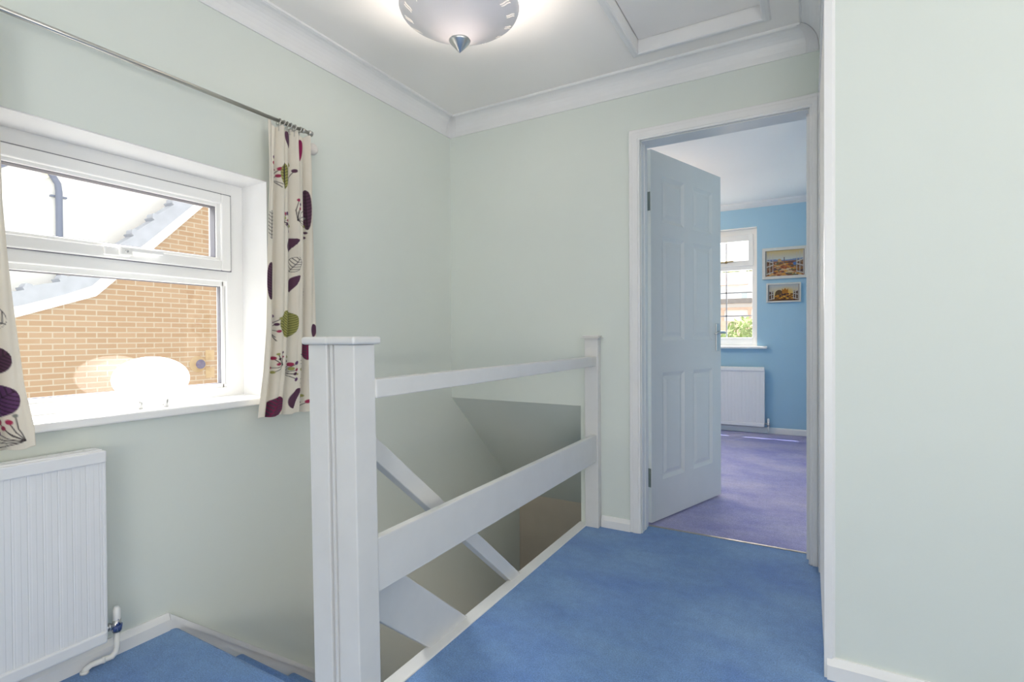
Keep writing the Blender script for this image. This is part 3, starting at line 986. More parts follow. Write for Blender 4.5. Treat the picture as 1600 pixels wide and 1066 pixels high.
# ------------------------------------------------------------------ ceiling light
lx, ly = -1.125, 1.590
cl = thing('ceiling_light', (lx, ly, ZC), 'pale cone shaped ceiling light with slotted rim and metal tip', 'ceiling light')
m = MB()
m.lathe([(0.03, 2.108), (0.10, 2.147), (0.165, 2.183), (0.205, 2.206), (0.217, 2.216), (0.222, 2.228)], (lx, ly, 0), 72)
sh = part(m, 'lamp_shade', M['shade'], cl)
m = MB()
m.lathe([(0.0, 2.064), (0.004, 2.068), (0.037, 2.104), (0.040, 2.110), (0.037, 2.114), (0.0, 2.114)], (lx, ly, 0), 40)
part(m, 'tip', M['chrome'], cl, 'brushed metal cone tip')
# pairs of slanted slots around the rim
def cone_pt(r, a, off):
    z = np.interp(r, [0.03, 0.10, 0.165, 0.205, 0.217], [2.108, 2.147, 2.183, 2.206, 2.216])
    return (lx + r * math.cos(a), ly + r * math.sin(a), z - off)
for k in range(16):
    a0 = 2 * PI * k / 16
    m = MB()
    for da in (0, 0.062):
        p = []
        for s in range(6):
            t = s / 5
            p.append((0.176 + 0.027 * t, a0 + da + 0.085 * t + 0.012 * math.sin(t * 2 * PI)))
        for (r0, b0), (r1, b1) in zip(p, p[1:]):
            q = [cone_pt(r0, b0 - 0.009, 0.0012), cone_pt(r0, b0 + 0.009, 0.0012), cone_pt(r1, b1 + 0.009, 0.0012), cone_pt(r1, b1 - 0.009, 0.0012)]
            m.quad(*q)
    m.build('slot', M['slot'], sh)
m = MB()
m.lathe([(0, ZC), (0.05, ZC), (0.05, ZC - 0.012), (0.012, ZC - 0.02), (0.008, 2.10), (0, 2.10)], (lx, ly, 0), 24)
part(m, 'ceiling_rose', M['white'], cl)
for s in (-1, 1):
    m = MB()
    m.lathe([(0, -0.028), (0.016, -0.022), (0.022, 0), (0.016, 0.022), (0, 0.028)], (lx + s * 0.07, ly, 2.20), 20)
    part(m, 'bulb', M['bulb'], cl)

# ------------------------------------------------------------------ loft hatch
hx0, hx1, hy0, hy1 = -0.727, -0.135, 1.70, 2.455
lh = thing('loft_hatch', ((hx0 + hx1) / 2, (hy0 + hy1) / 2, ZC), 'white framed loft hatch in the ceiling', 'loft hatch')
HT = 0.034
m = MB()
prof = [(0, 0.0), (0.0, -0.004), (0.006, -0.010), (0.020, -0.013), (HT - 0.004, -0.013), (HT, -0.009), (HT, 0.062), (0.006, 0.062), (0.006, 0.0)]
rings = []
for (x, y), (sx, sy) in zip([(hx0, hy0), (hx1, hy0), (hx1, hy1), (hx0, hy1)], ((1, 1), (-1, 1), (-1, -1), (1, -1))):
    rings.append([m.bm.verts.new((x + sx * p[0], y + sy * p[0], ZC + p[1])) for p in prof])
for i in range(4):
    a, b = rings[i], rings[(i + 1) % 4]
    for k in range(len(prof)):
        k2 = (k + 1) % len(prof)
        m.bm.faces.new([a[k], a[k2], b[k2], b[k]])
part(m, 'hatch_frame', M['white'], lh)
m = MB()
m.box(hx0 + HT + 0.003, hx1 - HT - 0.003, hy0 + HT + 0.003, hy1 - HT - 0.003, ZC + 0.050, ZC + 0.066, 0.001)
part(m, 'hatch_panel', M['ceiling'], lh)

# ------------------------------------------------------------------ door frame, door, threshold
m = MB()
aw = 0.057
m.box(DX0 - aw, DX0, YF - 0.016, YF, 0, DZ + aw, 0.004)
m.box(DX0 - aw + 0.016, DX0 - 0.010, YF - 0.019, YF - 0.01, 0, DZ + aw - 0.016, 0.003)
m.box(DX1, XR - 0.001, YF - 0.016, YF, 0, DZ + aw, 0.004)
m.box(DX1 + 0.010, XR - 0.010, YF - 0.019, YF - 0.01, 0, DZ + aw - 0.016, 0.003)
m.box(DX0 - aw, XR - 0.001, YF - 0.0158, YF, DZ, DZ + aw - 0.0005, 0.004)
m.box(DX0 - aw + 0.016, XR - 0.010, YF - 0.0188, YF - 0.01, DZ + 0.010, DZ + aw - 0.016, 0.003)
# lining
m.box(DX0 - 0.0005, DX0 + 0.004, YF, YB, 0, DZ)
m.box(DX1 - 0.004, DX1 + 0.0005, YF, YB, 0, DZ)
m.box(DX0, DX1, YF, YB, DZ - 0.004, DZ + 0.0005)
# stops
m.box(DX1 - 0.012, DX1 - 0.003, YF + 0.05, YF + 0.075, 0, DZ, 0.002)
m.box(DX0 + 0.003, DX0 + 0.008, YF + 0.05, YF + 0.075, 0, DZ, 0.002)
struct(m, 'trim_11', M['white'], 'white moulded door frame around the bedroom doorway', 'door frame')
# architrave of a side door on the edge-on right wall
m = MB()
m.box(XR - 0.009, XR, YR + 0.035, YF - 0.02, 2.03, 2.075, 0.002)
m.box(XR - 0.009, XR, YF - 0.075, YF - 0.02, 0, 2.03, 0.002)
struct(m, 'trim_12', M['white'], 'white door casing seen edge-on on the narrow right wall', 'door casing')

m = MB()
m.box(DX0 + 0.006, DX1 - 0.006, 2.741, 2.755, -0.004, 0.003, 0.001)
tag(m.build('threshold_strip', M['bronze']), 'thin metal strip between blue landing carpet and violet bedroom carpet', 'threshold strip')

m = MB()
m.box(XR - 0.004, XR - 0.0003, YR + 0.032, YF - 0.076, 0.004, 2.03, 0.001)
struct(m, 'door_2', M['ceiling'], 'white flush door hidden edge-on in the narrow right wall', 'door')

# panelled door, local x from hinge (0) to free edge (0.762), local y thickness: landing face at y=-0.0, back at +0.035
DW, DH, DT = 0.762, 1.995, 0.035
door = thing('door_1', (-0.761, 2.7816, 0.008), 'open white six panel bedroom door', 'door', kind='structure')
ang = math.radians(71.0)
m = MB()
xs = [0, 0.105, 0.333, 0.429, 0.657, DW]
zs = [0, 0.215, 0.80, 0.975, 1.545, 1.62, 1.875, DH]
panels = [(1, 1), (3, 1), (1, 3), (3, 3), (1, 5), (3, 5)]
def door_face(y, sgn):
    for i in range(5):
        for j in range(7):
            x0, x1, z0, z1 = xs[i], xs[i + 1], zs[j], zs[j + 1]
            if (i, j) in panels:
                # recessed moulding then raised field
                lv = [(0, 0.0), (0.006, 0.003), (0.020, 0.009), (0.026, 0.009), (0.048, 0.003), (0.050, 0.003)]
                prev = None
                for ins, dep in lv:
                    yy = y + sgn * dep
                    ring = [m.bm.verts.new(p) for p in ((x0 + ins, yy, z0 + ins), (x1 - ins, yy, z0 + ins), (x1 - ins, yy, z1 - ins), (x0 + ins, yy, z1 - ins))]
                    if prev:
                        for k in range(4):
                            m.bm.faces.new([prev[k], prev[(k + 1) % 4], ring[(k + 1) % 4], ring[k]])
                    prev = ring
                m.bm.faces.new(prev)
            else:
                m.quad((x0, y, z0), (x1, y, z0), (x1, y, z1), (x0, y, z1))
door_face(-DT, 1)
door_face(0.0, -1)
for (a, b) in (((0, 0), (DW, 0)), ):
    m.quad((0, -DT, 0), (0, 0, 0), (0, 0, DH), (0, -DT, DH))
    m.quad((DW, -DT, 0), (DW, 0, 0), (DW, 0, DH), (DW, -DT, DH))
    m.quad((0, -DT, 0), (DW, -DT, 0), (DW, 0, 0), (0, 0, 0))
    m.quad((0, -DT, DH), (DW, -DT, DH), (DW, 0, DH), (0, 0, DH))
bmesh.ops.remove_doubles(m.bm, verts=list(m.bm.verts), dist=1e-5)
def door_part(mb, name, mat, label=None, parent=None):
    bmesh.ops.recalc_face_normals(mb.bm, faces=list(mb.bm.faces))
    me = bpy.data.meshes.new(name)
    mb.bm.to_mesh(me); mb.bm.free()
    me.materials.append(mat)
    o = bpy.data.objects.new(name, me)
    COL.objects.link(o)
    o.parent = parent or door
    if label: o['label'] = label
    return o
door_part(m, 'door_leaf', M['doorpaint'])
door.rotation_euler = (0, 0, ang)
for side, nm in ((-1, 'door_handle'), (1, 'door_handle')):
    m = MB()
    yb = -DT if side < 0 else 0.0
    hxl = DW - 0.045
    def by(a, b):
        return (min(yb + side * a, yb + side * b), max(yb + side * a, yb + side * b))
    y0, y1 = by(0, 0.007)
    m.box(hxl - 0.02, hxl + 0.02, y0, y1, 0.905, 1.075, 0.002)
    m.tube([(hxl, yb + side * 0.004, 1.02), (hxl, yb + side * 0.045, 1.02)], 0.008, 12)
    m.tube([(hxl + 0.006, yb + side * 0.045, 1.02), (hxl - 0.03, yb + side * 0.050, 1.021), (hxl - 0.085, yb + side * 0.048, 1.017), (hxl - 0.105, yb + side * 0.042, 1.010)], [0.0085, 0.008, 0.007, 0.0055], 12)
    door_part(m, nm, M['chrome'], 'satin chrome lever handle')
for zz in (0.24, 1.72):
    m = MB()
    m.box(-0.0016, 0.0004, -DT + 0.004, -0.005, zz - 0.05, zz + 0.05)
    m.tube([(-0.004, 0.002, zz - 0.05), (-0.004, 0.002, zz + 0.05)], 0.005, 10)
    door_part(m, 'hinge', M['hinge'], 'dark steel hinge')

# ------------------------------------------------------------------ bedroom window
bw = thing('window_2', ((WX0 + WX1) / 2, BY + 0.06, WB0), 'white bedroom window with thin glazing bars', 'window', kind='structure')
FY0, FY1 = BY + 0.045, BY + 0.115
m = MB()
fr = 0.050
m.box(WX1 - fr, WX1, FY0, FY1, WB0, WB1, 0.004)
m.box(WX0, WX0 + fr, FY0, FY1, WB0, WB1, 0.004)
m.box(WX0 + fr - .002, WX1 - fr + .002, FY0, FY1, WB1 - 0.072, WB1, 0.004)
m.box(WX0 + fr - .002, WX1 - fr + .002, FY0, FY1, WB0, 0.985, 0.004)
m.box(WX0 + fr - .002, WX1 - fr + .002, FY0, FY1, 1.700, 1.752, 0.004)
m.box(-1.14, -1.075, FY0, FY1, WB0 + 0.05, WB1 - 0.05, 0.004)
part(m, 'window_frame', M['upvc'], bw)
m = MB()
sx0, sx1, sa, sb = -1.08, WX1 - fr + 0.012, 1.738, 2.068
for b4 in ((sx0, sx0 + 0.048, sa, sb), (sx1 - 0.048, sx1, sa, sb), (sx0 + .045, sx1 - .045, sa, sa + 0.058), (sx0 + .045, sx1 - .045, sb - 0.068, sb)):
    m.box(b4[0], b4[1], FY0 - 0.014, FY1 - 0.01, b4[2], b4[3], 0.004)
bs = part(m, 'sash', M['upvc'], bw)
m = MB(); m.box(-0.775, -0.752, FY0 - 0.03, FY0 - 0.012, 1.775, 1.800, 0.003)
m.box(-0.775, -0.690, FY0 - 0.036, FY0 - 0.026, 1.785, 1.798, 0.003)
m.box(-0.86, -0.775, FY0 - 0.036, FY0 - 0.026, 1.780, 1.792, 0.003)
m.build('handle', M['gold'], bs)['label'] = 'brass window catch'
m = MB()
m.box(WX0 + 0.04, WX1 - 0.04, FY0 + 0.03, FY0 + 0.036, 0.97, 1.72)
part(m, 'pane', M['glass'], bw)
m = MB()
m.box(sx0 + 0.04, sx1 - 0.04, FY0 + 0.03, FY0 + 0.036, sa + 0.05, sb - 0.05)
m.build('pane', M['glass'], bs)
for z in (1.462, 1.215):
    m = MB(); m.box(WX0 + 0.04, WX1 - 0.04, FY0 + 0.018, FY0 + 0.036, z - 0.006, z + 0.006)
    part(m, 'glazing_bar', M['bar'], bw)
for x in (-0.765, -1.42):
    m = MB(); m.box(x - 0.006, x + 0.006, FY0 + 0.018, FY0 + 0.036, 0.97, 1.715)
    part(m, 'glazing_bar', M['bar'], bw)
m = MB(); m.box(-0.771, -0.759, FY0 + 0.018, FY0 + 0.036, sa + 0.05, sb - 0.05)
m.build('glazing_bar', M['bar'], bs)
m = MB()
m.box(WX0 - 0.09, WX1 + 0.095, BY - 0.05, BY - 0.0005, 0.870, 0.896, 0.006)
m.box(WX0, WX1 - 0.0005, BY - 0.02, FY0, 0.8935, 0.8965)
struct(m, 'trim_13', M['upvc'], 'white sill board of the bedroom window', 'window sill')
m = MB()
m.box(WX0 + 0.001, WX1 - 0.001, BY - 0.01, BY + 0.03, WB1 - 0.012, WB1 - 0.001, 0.002)
m.box(WX1 - 0.004, WX1 - 0.0005, BY + 0.0, FY0, WB0 + 0.004, WB1 - 0.012)
struct(m, 'trim_14', M['upvc'], 'white lining strip over the bedroom window', 'window trim')

# ------------------------------------------------------------------ pictures
def picture(name, label, corners, fw, seed, painter):
    (x0, x1, z0, z1) = corners
    root = thing(name, ((x0 + x1) / 2, BY, z0), label, 'picture', 'framed prints on the sky blue bedroom wall')
    m = MB()
    yf, yb = BY - 0.028, BY - 0.001
    m.box(x0, x0 + fw, yf, yb, z0, z1, 0.003)
    m.box(x1 - fw, x1, yf, yb, z0, z1, 0.003)
    m.box(x0 + fw - .002, x1 - fw + .002, yf, yb, z0, z0 + fw, 0.003)
    m.box(x0 + fw - .002, x1 - fw + .002, yf, yb, z1 - fw, z1, 0.003)
    part(m, 'picture_frame', M['oak'], root)
    nu, nv = 130, 90
    U, V = np.meshgrid(np.linspace(0, 1, nu), np.linspace(0, 1, nv))
    C = painter(U, V, np.random.RandomState(seed))
    xx = x0 + fw * 0.9 + (x1 - x0 - 1.8 * fw) * U
    zz = z0 + fw * 0.9 + (z1 - z0 - 1.8 * fw) * V
    verts = np.stack([xx, np.full_like(xx, BY - 0.014), zz], -1).reshape(-1, 3) - np.array(root.location)
    idx = np.arange(nu * nv).reshape(nv, nu)
    faces = np.stack([idx[:-1, :-1], idx[:-1, 1:], idx[1:, 1:], idx[1:, :-1]], -1).reshape(-1, 4)
    me = bpy.data.meshes.new('print')
    me.from_pydata(verts.tolist(), [], faces.tolist())
    ca = me.color_attributes.new('Col', 'FLOAT_COLOR', 'POINT')
    C = np.clip(C * 0.88, 0, 1)
    C = np.where(C <= 0.04045, C / 12.92, ((C + 0.055) / 1.055) ** 2.4)
    ca.data.foreach_set('color', np.concatenate([C.reshape(-1, 3), np.ones((nu * nv, 1))], 1).astype(np.float32).ravel())
    me.materials.append(M['print'])
    o = bpy.data.objects.new('print', me)
    COL.objects.link(o); o.parent = root
    return root

def blend(C, mask, col):
    a = np.clip(mask, 0, 1)[..., None]
    return C * (1 - a) + np.array(col) * a

def shutters(C, U, V, lw, dark):
    """two open casement leaves printed at either side of the view"""
    for s in (0, 1):
        u = U if s == 0 else 1 - U
        C = blend(C, (u < 0.02) * 1.0, (0.42, 0.38, 0.40))
        leaf = (u > 0.02) & (u < lw)
        inner = 0.10 * (u - 0.02) / lw
        inside = leaf & (V > 0.04 + inner) & (V < 0.96 - inner)
        wb = (0.80, 0.78, 0.76)
        bars = np.zeros_like(U, bool)
        for q in (0.03, 0.03 + (lw - 0.03) * 0.5, lw - 0.012):
            bars |= np.abs(u - q) < 0.011
        for q in (0.08, 0.36, 0.62):
            bars |= np.abs(V - q - inner * (1 if q < 0.5 else -1)) < 0.022
        pane = inside & (V < 0.60) & ~bars
        C = blend(C, pane * dark, (0.33, 0.25, 0.24))
        C = blend(C, (inside & bars) * 0.95, wb)
    return C

def city(U, V, rs):
    C = np.zeros(U.shape + (3,))
    t = np.clip((V - 0.58) / 0.42, 0, 1)[..., None]
    C[:] = np.array((0.80, 0.86, 0.90)) * (1 - t) + np.array((0.86, 0.75, 0.52)) * t
    C = blend(C, (V < 0.64 + 0.02 * np.sin(U * 9)) * 1.0, (0.50, 0.58, 0.74))
    C = blend(C, (V < 0.58) * 1.0, (0.62, 0.45, 0.36))
    for k in range(420):
        v = rs.rand() ** 0.8 * 0.56
        s = 0.03 + 0.05 * (0.6 - v)
        u = rs.rand()
        c = [(0.72, 0.42, 0.28), (0.80, 0.60, 0.42), (0.56, 0.33, 0.25), (0.84, 0.76, 0.62), (0.45, 0.47, 0.34), (0.86, 0.62, 0.30), (0.40, 0.34, 0.36)][rs.randint(7)]
        C = blend(C, (np.abs(U - u) < s * (0.5 + rs.rand())) & (np.abs(V - v) < s * 0.45), c)
    C = blend(C, (np.abs(U - 0.49) < 0.012) & (V > 0.5) & (V < 0.73), (0.48, 0.44, 0.46))
    C = blend(C, ((U - 0.37) / 0.05) ** 2 + ((V - 0.6) / 0.07) ** 2 < 1, (0.78, 0.66, 0.48))
    C = blend(C, ((U - 0.76) / 0.055) ** 2 + ((V - 0.46) / 0.06) ** 2 < 1, (0.36, 0.50, 0.74))
    return shutters(C, U, V, 0.21, 0.45)

def sunset(U, V, rs):
    C = np.zeros(U.shape + (3,))
    t = np.clip((V - 0.4) / 0.5, 0, 1)[..., None]
    C[:] = np.array((0.93, 0.82, 0.56)) * (1 - t) + np.array((0.78, 0.80, 0.82)) * t
    g = np.exp(-(((U - 0.60) / 0.18) ** 2 + ((V - 0.48) / 0.25) ** 2))
    C = blend(C, g * 0.9, (0.95, 0.70, 0.26))
    C = blend(C, ((U - 0.36) / 0.13) ** 2 + ((V - 0.42) / 0.25) ** 2 < 1, (0.42, 0.33, 0.24))
    C = blend(C, (np.abs(U - 0.55) < 0.10) & (V < 0.72 + 0.05 * np.sin(U * 60)), (0.72, 0.48, 0.20))
    for k in range(160):
        v, u = rs.rand() * 0.42, 0.25 + 0.6 * rs.rand()
        c = [(0.80, 0.55, 0.22), (0.55, 0.36, 0.18), (0.28, 0.20, 0.17), (0.90, 0.70, 0.32), (0.35, 0.26, 0.26)][rs.randint(5)]
        C = blend(C, ((U - u) / 0.05) ** 2 + ((V - v) / 0.04) ** 2 < 1, c)
    C = blend(C, (V < 0.12) * 0.8, (0.36, 0.24, 0.16))
    return shutters(C, U, V, 0.20, 0.85)
picture('framed_picture', 'larger framed print of a city of terracotta roofs seen through open casements, hung above', (-0.412, -0.004, 1.578, 1.896), 0.030, 3, city)
picture('framed_picture', 'smaller framed print of a golden sunset seen through open casements, hung below', (-0.374, -0.064, 1.340, 1.536), 0.016, 8, sunset)

# ------------------------------------------------------------------ neighbour's brick gable outside the landing window
GX = -7.6
nb = thing('neighbour_house', (GX, 4.3, ZL), 'orange brick neighbouring gable with grey roof tiles outside the landing window', 'house')
bb = [(-0.8, 0.73), (2.257, 1.252), (2.997, 1.533), (3.255, 1.801), (3.692, 2.256), (4.327, 2.933), (7.0, 5.78)]
m = MB()
m.prism([(9.4, ZL), (9.4, 3.1), (7.0, 5.7)] + [(y, z + 0.04) for y, z in reversed(bb[:-1])] + [(-0.8, ZL)], 'x', GX - 0.20, GX)
part(m, 'gable_wall', M['brick'], nb)
bt = [(-0.8, 0.88), (2.25, 1.386), (2.667, 1.542), (2.939, 1.669), (3.059, 1.806), (3.572, 2.314), (4.172, 2.936), (6.7, 5.62)]
m = MB()
m.prism(bb + list(reversed(bt)), 'x', GX - 0.02, GX + 0.035)
part(m, 'bargeboard', M['barge'], nb)
roofm = MB()
# overlapping tiles along the verge, each course a stepped slab
def along(pl, s):
    L = 0
    for (a, b) in zip(pl, pl[1:]):
        d = math.dist(a, b)
        if L + d >= s or b == pl[-1]:
            t = min(1, (s - L) / d)
            return Vector((a[0] + (b[0] - a[0]) * t, a[1] + (b[1] - a[1]) * t)), Vector(((b[0] - a[0]) / d, (b[1] - a[1]) / d))
        L += d
mid = [(a[0], a[1]) for a in bt]
Ltot = sum(math.dist(a, b) for a, b in zip(mid, mid[1:]))
def verge(sv, k):
    k = k * 1.34
    p, d = along(mid, sv)
    n = Vector((-d.y, d.x))
    return p + n * k
s = 0.02
while s < Ltot - 0.40:
    e_ = s + 0.40
    pts_lo = [verge(s + (e_ - s) * q / 6, -0.012) for q in range(7)]
    pts_hi = [verge(s + (e_ - s) * q / 6, 0.128 - 0.030 * q / 6) for q in range(7)]
    roofm.prism([(v.x, v.y) for v in pts_lo + list(reversed(pts_hi))], 'x', GX - 0.16, GX + 0.06 - 0.004 * (s % 0.5))
    rl = [verge(s + 0.01 + 0.08 * q / 4, 0.10) for q in range(5)]
    rh_ = [verge(s + 0.01 + 0.08 * q / 4, 0.128 + 0.022 * math.sin(PI * q / 4)) for q in range(5)]
    roofm.prism([(v.x, v.y) for v in rl + list(reversed(rh_))], 'x', GX - 0.10, GX + 0.055)
    s += 0.355
part(roofm, 'roof_tiles', M['tile'], nb)
m = MB()
m.lathe([(0, 0.06), (0.06, 0.06), (0.077, 0.054), (0.077, 0.0), (0.112, 0.0), (0.118, -0.01)], (GX + 0.012, 4.221, 0.640), 24, 'x')
vt = part(m, 'vent_pipe', M['patch'], nb, 'round wall vent')
m = MB()
m.prism([(4.221 + 0.066 * math.cos(a), 0.640 + 0.066 * math.sin(a)) for a in [k * PI / 12 for k in range(24)]], 'x', GX + 0.066, GX + 0.078)
m.build('vent_flap', M['ventdark'], vt)
for z in (0.763, 0.510):
    m = MB(); m.box(GX - 0.01, GX + 0.004, 4.33, 4.46, z - 0.074, z + 0.074)
    part(m, 'brick_patch', M['patch'], nb, 'pale repaired brick')

# white rendered house further back with gutter and downpipe
RX = -8.1
K = RX / -8.0
rk = lambda y, z: (y * K, 1.0103 + (z - 1.0103) * K)
rh = thing('rear_house', (RX, 3.0, ZL), 'white rendered house with a grey downpipe close behind the brick gable', 'house')
m = MB()
m.box(RX - 3, RX, -2.7, 9.0, ZL, 3.0)
m.prism([(-2.7, 3.0), (9.0, 3.0), (3.2, 6.1)], 'x', RX - 3, RX)
part(m, 'rendered_wall', M['render'], rh)
m = MB()
m.prism([rk(1.85, 2.40), rk(2.9, 3.10), rk(2.9, 3.16), rk(1.85, 2.46)], 'x', RX, RX + 0.05)
part(m, 'fascia', M['soffit'], rh)
m = MB()
m.prism([rk(1.85, 2.66), rk(2.9, 3.42), rk(2.9, 3.47), rk(1.85, 2.71)], 'x', RX, RX + 0.12)
part(m, 'roof_edge', M['gutter'], rh)
m = MB()
P_ = [rk(2.63, 3.09), rk(2.69, 3.03), rk(2.765, 2.90), rk(2.775, 2.80), rk(2.775, 1.2), rk(2.775, 1.1)]
m.tube([(RX + 0.06, y, z) for y, z in P_], 0.036, 12)
m.box(RX, RX + 0.05, 2.70 * K, 2.86 * K, rk(0, 2.74)[1], rk(0, 2.76)[1])
part(m, 'downpipe', M['gutter'], rh)
m = MB()
m.box(-18, XW - 0.28, -8, 30, ZL - 0.25, ZL - 0.12)
m.box(XW - 0.28, 8, BY + 0.3, 30, ZL - 0.25, ZL - 0.12)
struct(m, 'ground', M['ground'], 'pale paved ground outside', 'ground')

# ------------------------------------------------------------------ garden behind the bedroom
def far_house():
    fh = thing('garden_house', (-2.2, 19, ZL), 'white house with a terracotta roof seen through the bedroom window', 'house')
    m = MB(); m.box(-7.5, 0.8, 19, 23, ZL, 2.78)
    part(m, 'rendered_wall', M['render'], fh)
    m = MB(); m.prism([(18.7, 2.70), (20.6, 3.32), (21.0, 3.32), (23.3, 2.7)], 'x', -7.8, -1.75)
    part(m, 'roof', M['redroof'], fh)
    for x in (-3.0, -1.95):
        m = MB(); m.box(x, x + 0.16, 18.97, 18.995, 2.2, 2.42)
        part(m, 'window', M['windowglassdark'], fh)
far_house()
ex = thing('garden_outbuilding', (-2.0, 15, ZL), 'long low outbuilding with a grey roof edge in the garden', 'outbuilding')
m = MB(); m.box(-6, 0.6, 15.0, 17.4, ZL, 1.95)
part(m, 'wall', M['render'], ex)
m = MB(); m.box(-6.1, 0.7, 14.85, 17.5, 1.86, 1.98)
part(m, 'roof', M['greywall'], ex)
m = MB(); m.box(-6, 0.6, 14.94, 15.0, 1.69, 1.75)
for k in range(10):
    m.box(-6 + 0.66 * k, -5.93 + 0.66 * k, 14.93, 15.0, ZL, 1.69)
part(m, 'timber_frame', M['fencewood'], ex)
gf = thing('garden_fence', (-2.0, 13, ZL), 'pale timber fence at the bottom of the garden', 'fence')
m = MB()
for k in range(9):
    z = ZL + 0.05 + k * 0.43
    m.box(-6, 1, 13.0, 13.03, z, z + 0.40)
part(m, 'boards', M['fencewood'], gf)
for k in range(5):
    m = MB(); m.box(-5.6 + k * 1.6, -5.5 + k * 1.6, 12.95, 13.05, ZL, 1.42)
    part(m, 'post', M['fencewood'], gf)
def shrub(name, label, c, r, n, cat, leaf=0.09, seed=1):
    rs = random.Random(seed)
    root = thing(name, (c[0], c[1], ZL), label, cat)
    m = MB()
    for i in range(n):
        while True:
            d = Vector((rs.uniform(-1, 1), rs.uniform(-1, 1), rs.uniform(-1, 1)))
            if 0.35 < d.length < 1: break
        p = Vector(c) + Vector((d.x * r[0], d.y * r[1], d.z * r[2]))
        u = Vector((rs.uniform(-1, 1), rs.uniform(-1, 1), rs.uniform(-1, 1))).normalized()
        w = u.orthogonal().normalized()
        s = leaf * rs.uniform(0.6, 1.3)
        m.quad(p - u * s, p + w * s * 0.45, p + u * s, p - w * s * 0.45)
    o = m.build('foliage', M['leafgreen'], root, recalc=False)
    m = MB()
    m.tube([(c[0], c[1], ZL - 0.1), (c[0], c[1], c[2])], [0.09, 0.05], 10)
    part(m, 'trunk', M['bark'], root)
    return root
shrub('garden_shrub', 'bright green shrub low outside the bedroom window', (-1.05, 11.0, 0.75), (0.50, 0.5, 0.62), 900, 'shrub', 0.07, 2)
for k, (x, y, z, r, lb) in enumerate(((-4.3, 27, 3.7, 1.5, 'bushy tree rising left behind the white house roof'), (-1.6, 27, 3.9, 1.0, 'bushy tree rising right behind the white house roof'))):
    shrub('garden_tree', lb, (x, y, z), (r, 0.9, 1.0), 900, 'tree', 0.16, 5 + k)

# ------------------------------------------------------------------ unseen window added behind the viewer for fill light
b3 = thing('added_window_back', ((BX0 + BX1) / 2, YE - 0.1, BZ0), 'white unseen window added behind the viewer', 'window', kind='structure')
m = MB()
for x0, x1, z0, z1 in ((BX0, BX0 + 0.06, BZ0, BZ1), (BX1 - 0.06, BX1, BZ0, BZ1), (BX0, BX1, BZ0, BZ0 + 0.06), (BX0, BX1, BZ1 - 0.06, BZ1), (0.32, 0.38, BZ0 + 1.0, BZ1)):
    m.box(x0, x1, YE - 0.16, YE - 0.09, z0, z1, 0.003)
part(m, 'window_frame', M['upvc'], b3)
m = MB(); m.box(BX0 + 0.05, BX1 - 0.05, YE - 0.13, YE - 0.124, BZ0 + 0.05, BZ1 - 0.05)
part(m, 'pane', M['glass'], b3)

b4 = thing('added_window_end', (XE + 0.06, (SY0 + SY1) / 2, SZ0), 'white unseen window added on the right end wall of the landing, outside the picture', 'window', kind='structure')  # unseen window added so fill lamps can shine in from the right
m = MB()
ring_yz(m, XE + 0.04, XE + 0.10, SY0, SY1, SZ0, SZ1, 0.06)
m.box(XE + 0.04, XE + 0.10, -0.48, -0.42, SZ0 + 0.05, SZ1 - 0.05, 0.003)
part(m, 'window_frame', M['upvc'], b4)
m = MB(); m.box(XE + 0.065, XE + 0.071, SY0 + 0.05, SY1 - 0.05, SZ0 + 0.05, SZ1 - 0.05)
part(m, 'pane', M['glass'], b4)

# ------------------------------------------------------------------ light
def area(name, loc, target, sx, sy, power, col=(1, 1, 1)):
    l = bpy.data.lights.new(name, 'AREA')
    l.shape = 'RECTANGLE'
    l.size, l.size_y = sx, sy
    l.energy = power
    l.color = col
    o = bpy.data.objects.new(name, l)
    COL.objects.link(o)
    o.location = loc
    d = Vector(target) - Vector(loc)
    o.rotation_euler = d.to_track_quat('-Z', 'Y').to_euler()
    return o
# added fill lamp shining in at the added window behind the viewer
area('back_window_fill', (0.35, YE - 0.32, 0.95), (-0.5, 1.6, 1.9), 1.5, 0.7, 29, (1.0, 0.95, 0.86))
# added fill lamp outside the added end window, brightens the landing walls
area('end_window_fill', (XE + 0.45, -0.45, 1.45), (-1.0, 0.6, 1.3), 2.0, 1.5, 4, (1.0, 0.92, 0.82))
# added lamp low outside that window, aimed up to brighten the ceiling
area('end_window_ceiling_fill', (XE + 0.6, -0.45, 0.55), (-0.6, 1.2, 2.45), 1.9, 0.7, 100, (1.0, 0.925, 0.83))
# daylight falling through the landing window from the open sky above the neighbour's roof
area('landing_window_skylight', (-4.0, 0.9, 3.4), (-1.9, 0.9, 1.1), 2.6, 1.6, 420, (1.0, 0.98, 0.94))
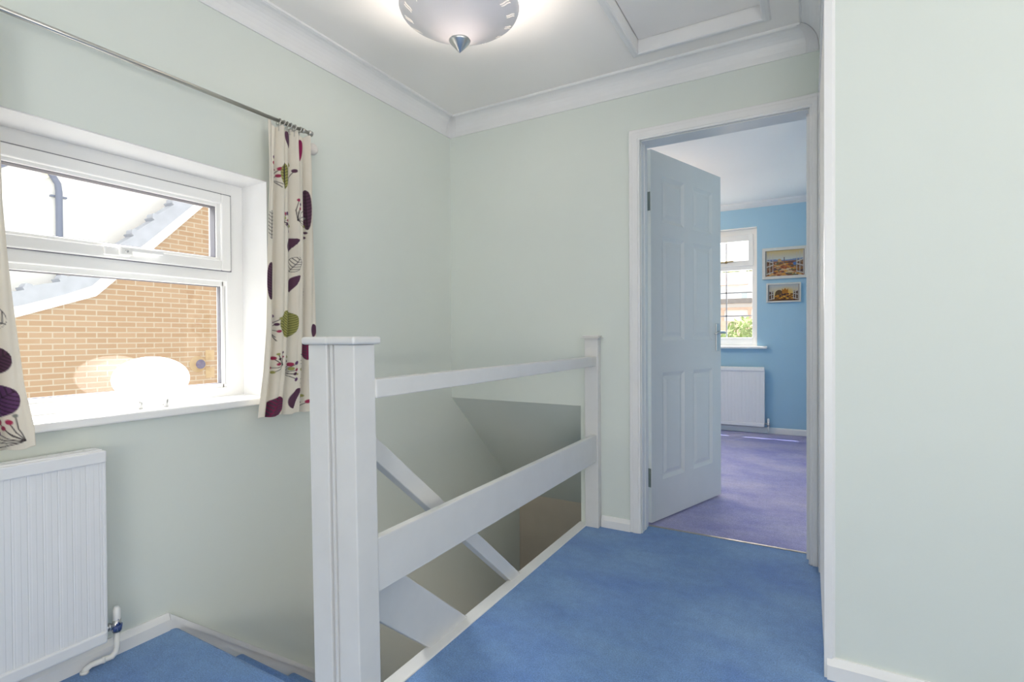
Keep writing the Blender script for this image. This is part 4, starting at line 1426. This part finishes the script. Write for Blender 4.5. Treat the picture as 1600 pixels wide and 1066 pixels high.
# daylight through the bedroom window
area('bedroom_window_skylight', (-1.1, BY + 1.6, 2.1), (-0.8, 3.2, 0.5), 1.8, 1.2, 215, (1.0, 0.93, 0.84))
# lamps
def point(name, loc, power, col, r=0.04):
    l = bpy.data.lights.new(name, 'POINT')
    l.energy = power; l.color = col; l.shadow_soft_size = r
    o = bpy.data.objects.new(name, l)
    COL.objects.link(o); o.location = loc
    return o
point('ceiling_light_glow', (lx, ly, 2.165), 13.0, (1.0, 0.90, 0.80), 0.07)
point('hall_lamp', (-0.6, 2.2, -1.25), 17.0, (1.0, 0.80, 0.62), 0.25)
point('bedroom_lamp', (-1.7, 4.6, 2.05), 34.0, (1.0, 0.72, 0.46), 0.08)
sun = bpy.data.lights.new('sun', 'SUN')
sun.energy = 10.0
sun.angle = 0.02
so = bpy.data.objects.new('sun', sun)
COL.objects.link(so)
so.rotation_euler = Vector((0.31, -0.25, -0.92)).to_track_quat('-Z', 'Y').to_euler()

w = bpy.data.worlds.new('sky')
scene.world = w
w.use_nodes = True
bg = w.node_tree.nodes['Background']
bg.inputs['Color'].default_value = (1.0, 0.99, 0.97, 1)
bg.inputs['Strength'].default_value = 2.15

# ------------------------------------------------------------------ camera
cd = bpy.data.cameras.new('camera')
cam = bpy.data.objects.new('camera', cd)
COL.objects.link(cam)
cd.sensor_fit = 'HORIZONTAL'
cd.sensor_width = 36.0
cd.lens = 810.88 / 1600 * 36.0
cd.clip_start = 0.02
R_ = Vector((0.868304, 0.496001, -0.00563)); U_ = Vector((0.000535, 0.010413, 0.999946)); F_ = Vector((-0.496033, 0.86826, -0.008776))
mat = Matrix((R_, U_, -F_)).transposed().to_4x4()
mat.translation = Vector((0, 0, 1.0103))
cam.matrix_world = mat
scene.camera = cam

vs = scene.view_settings
scene.display_settings.display_device = 'sRGB'
vs.view_transform = 'Standard'
vs.look = 'None'
vs.exposure = -0.04
vs.gamma = 1.0
vs.use_curve_mapping = False
scene.cycles.max_bounces = 12
scene.cycles.diffuse_bounces = 6
scene.cycles.glossy_bounces = 4
scene.cycles.transparent_max_bounces = 12
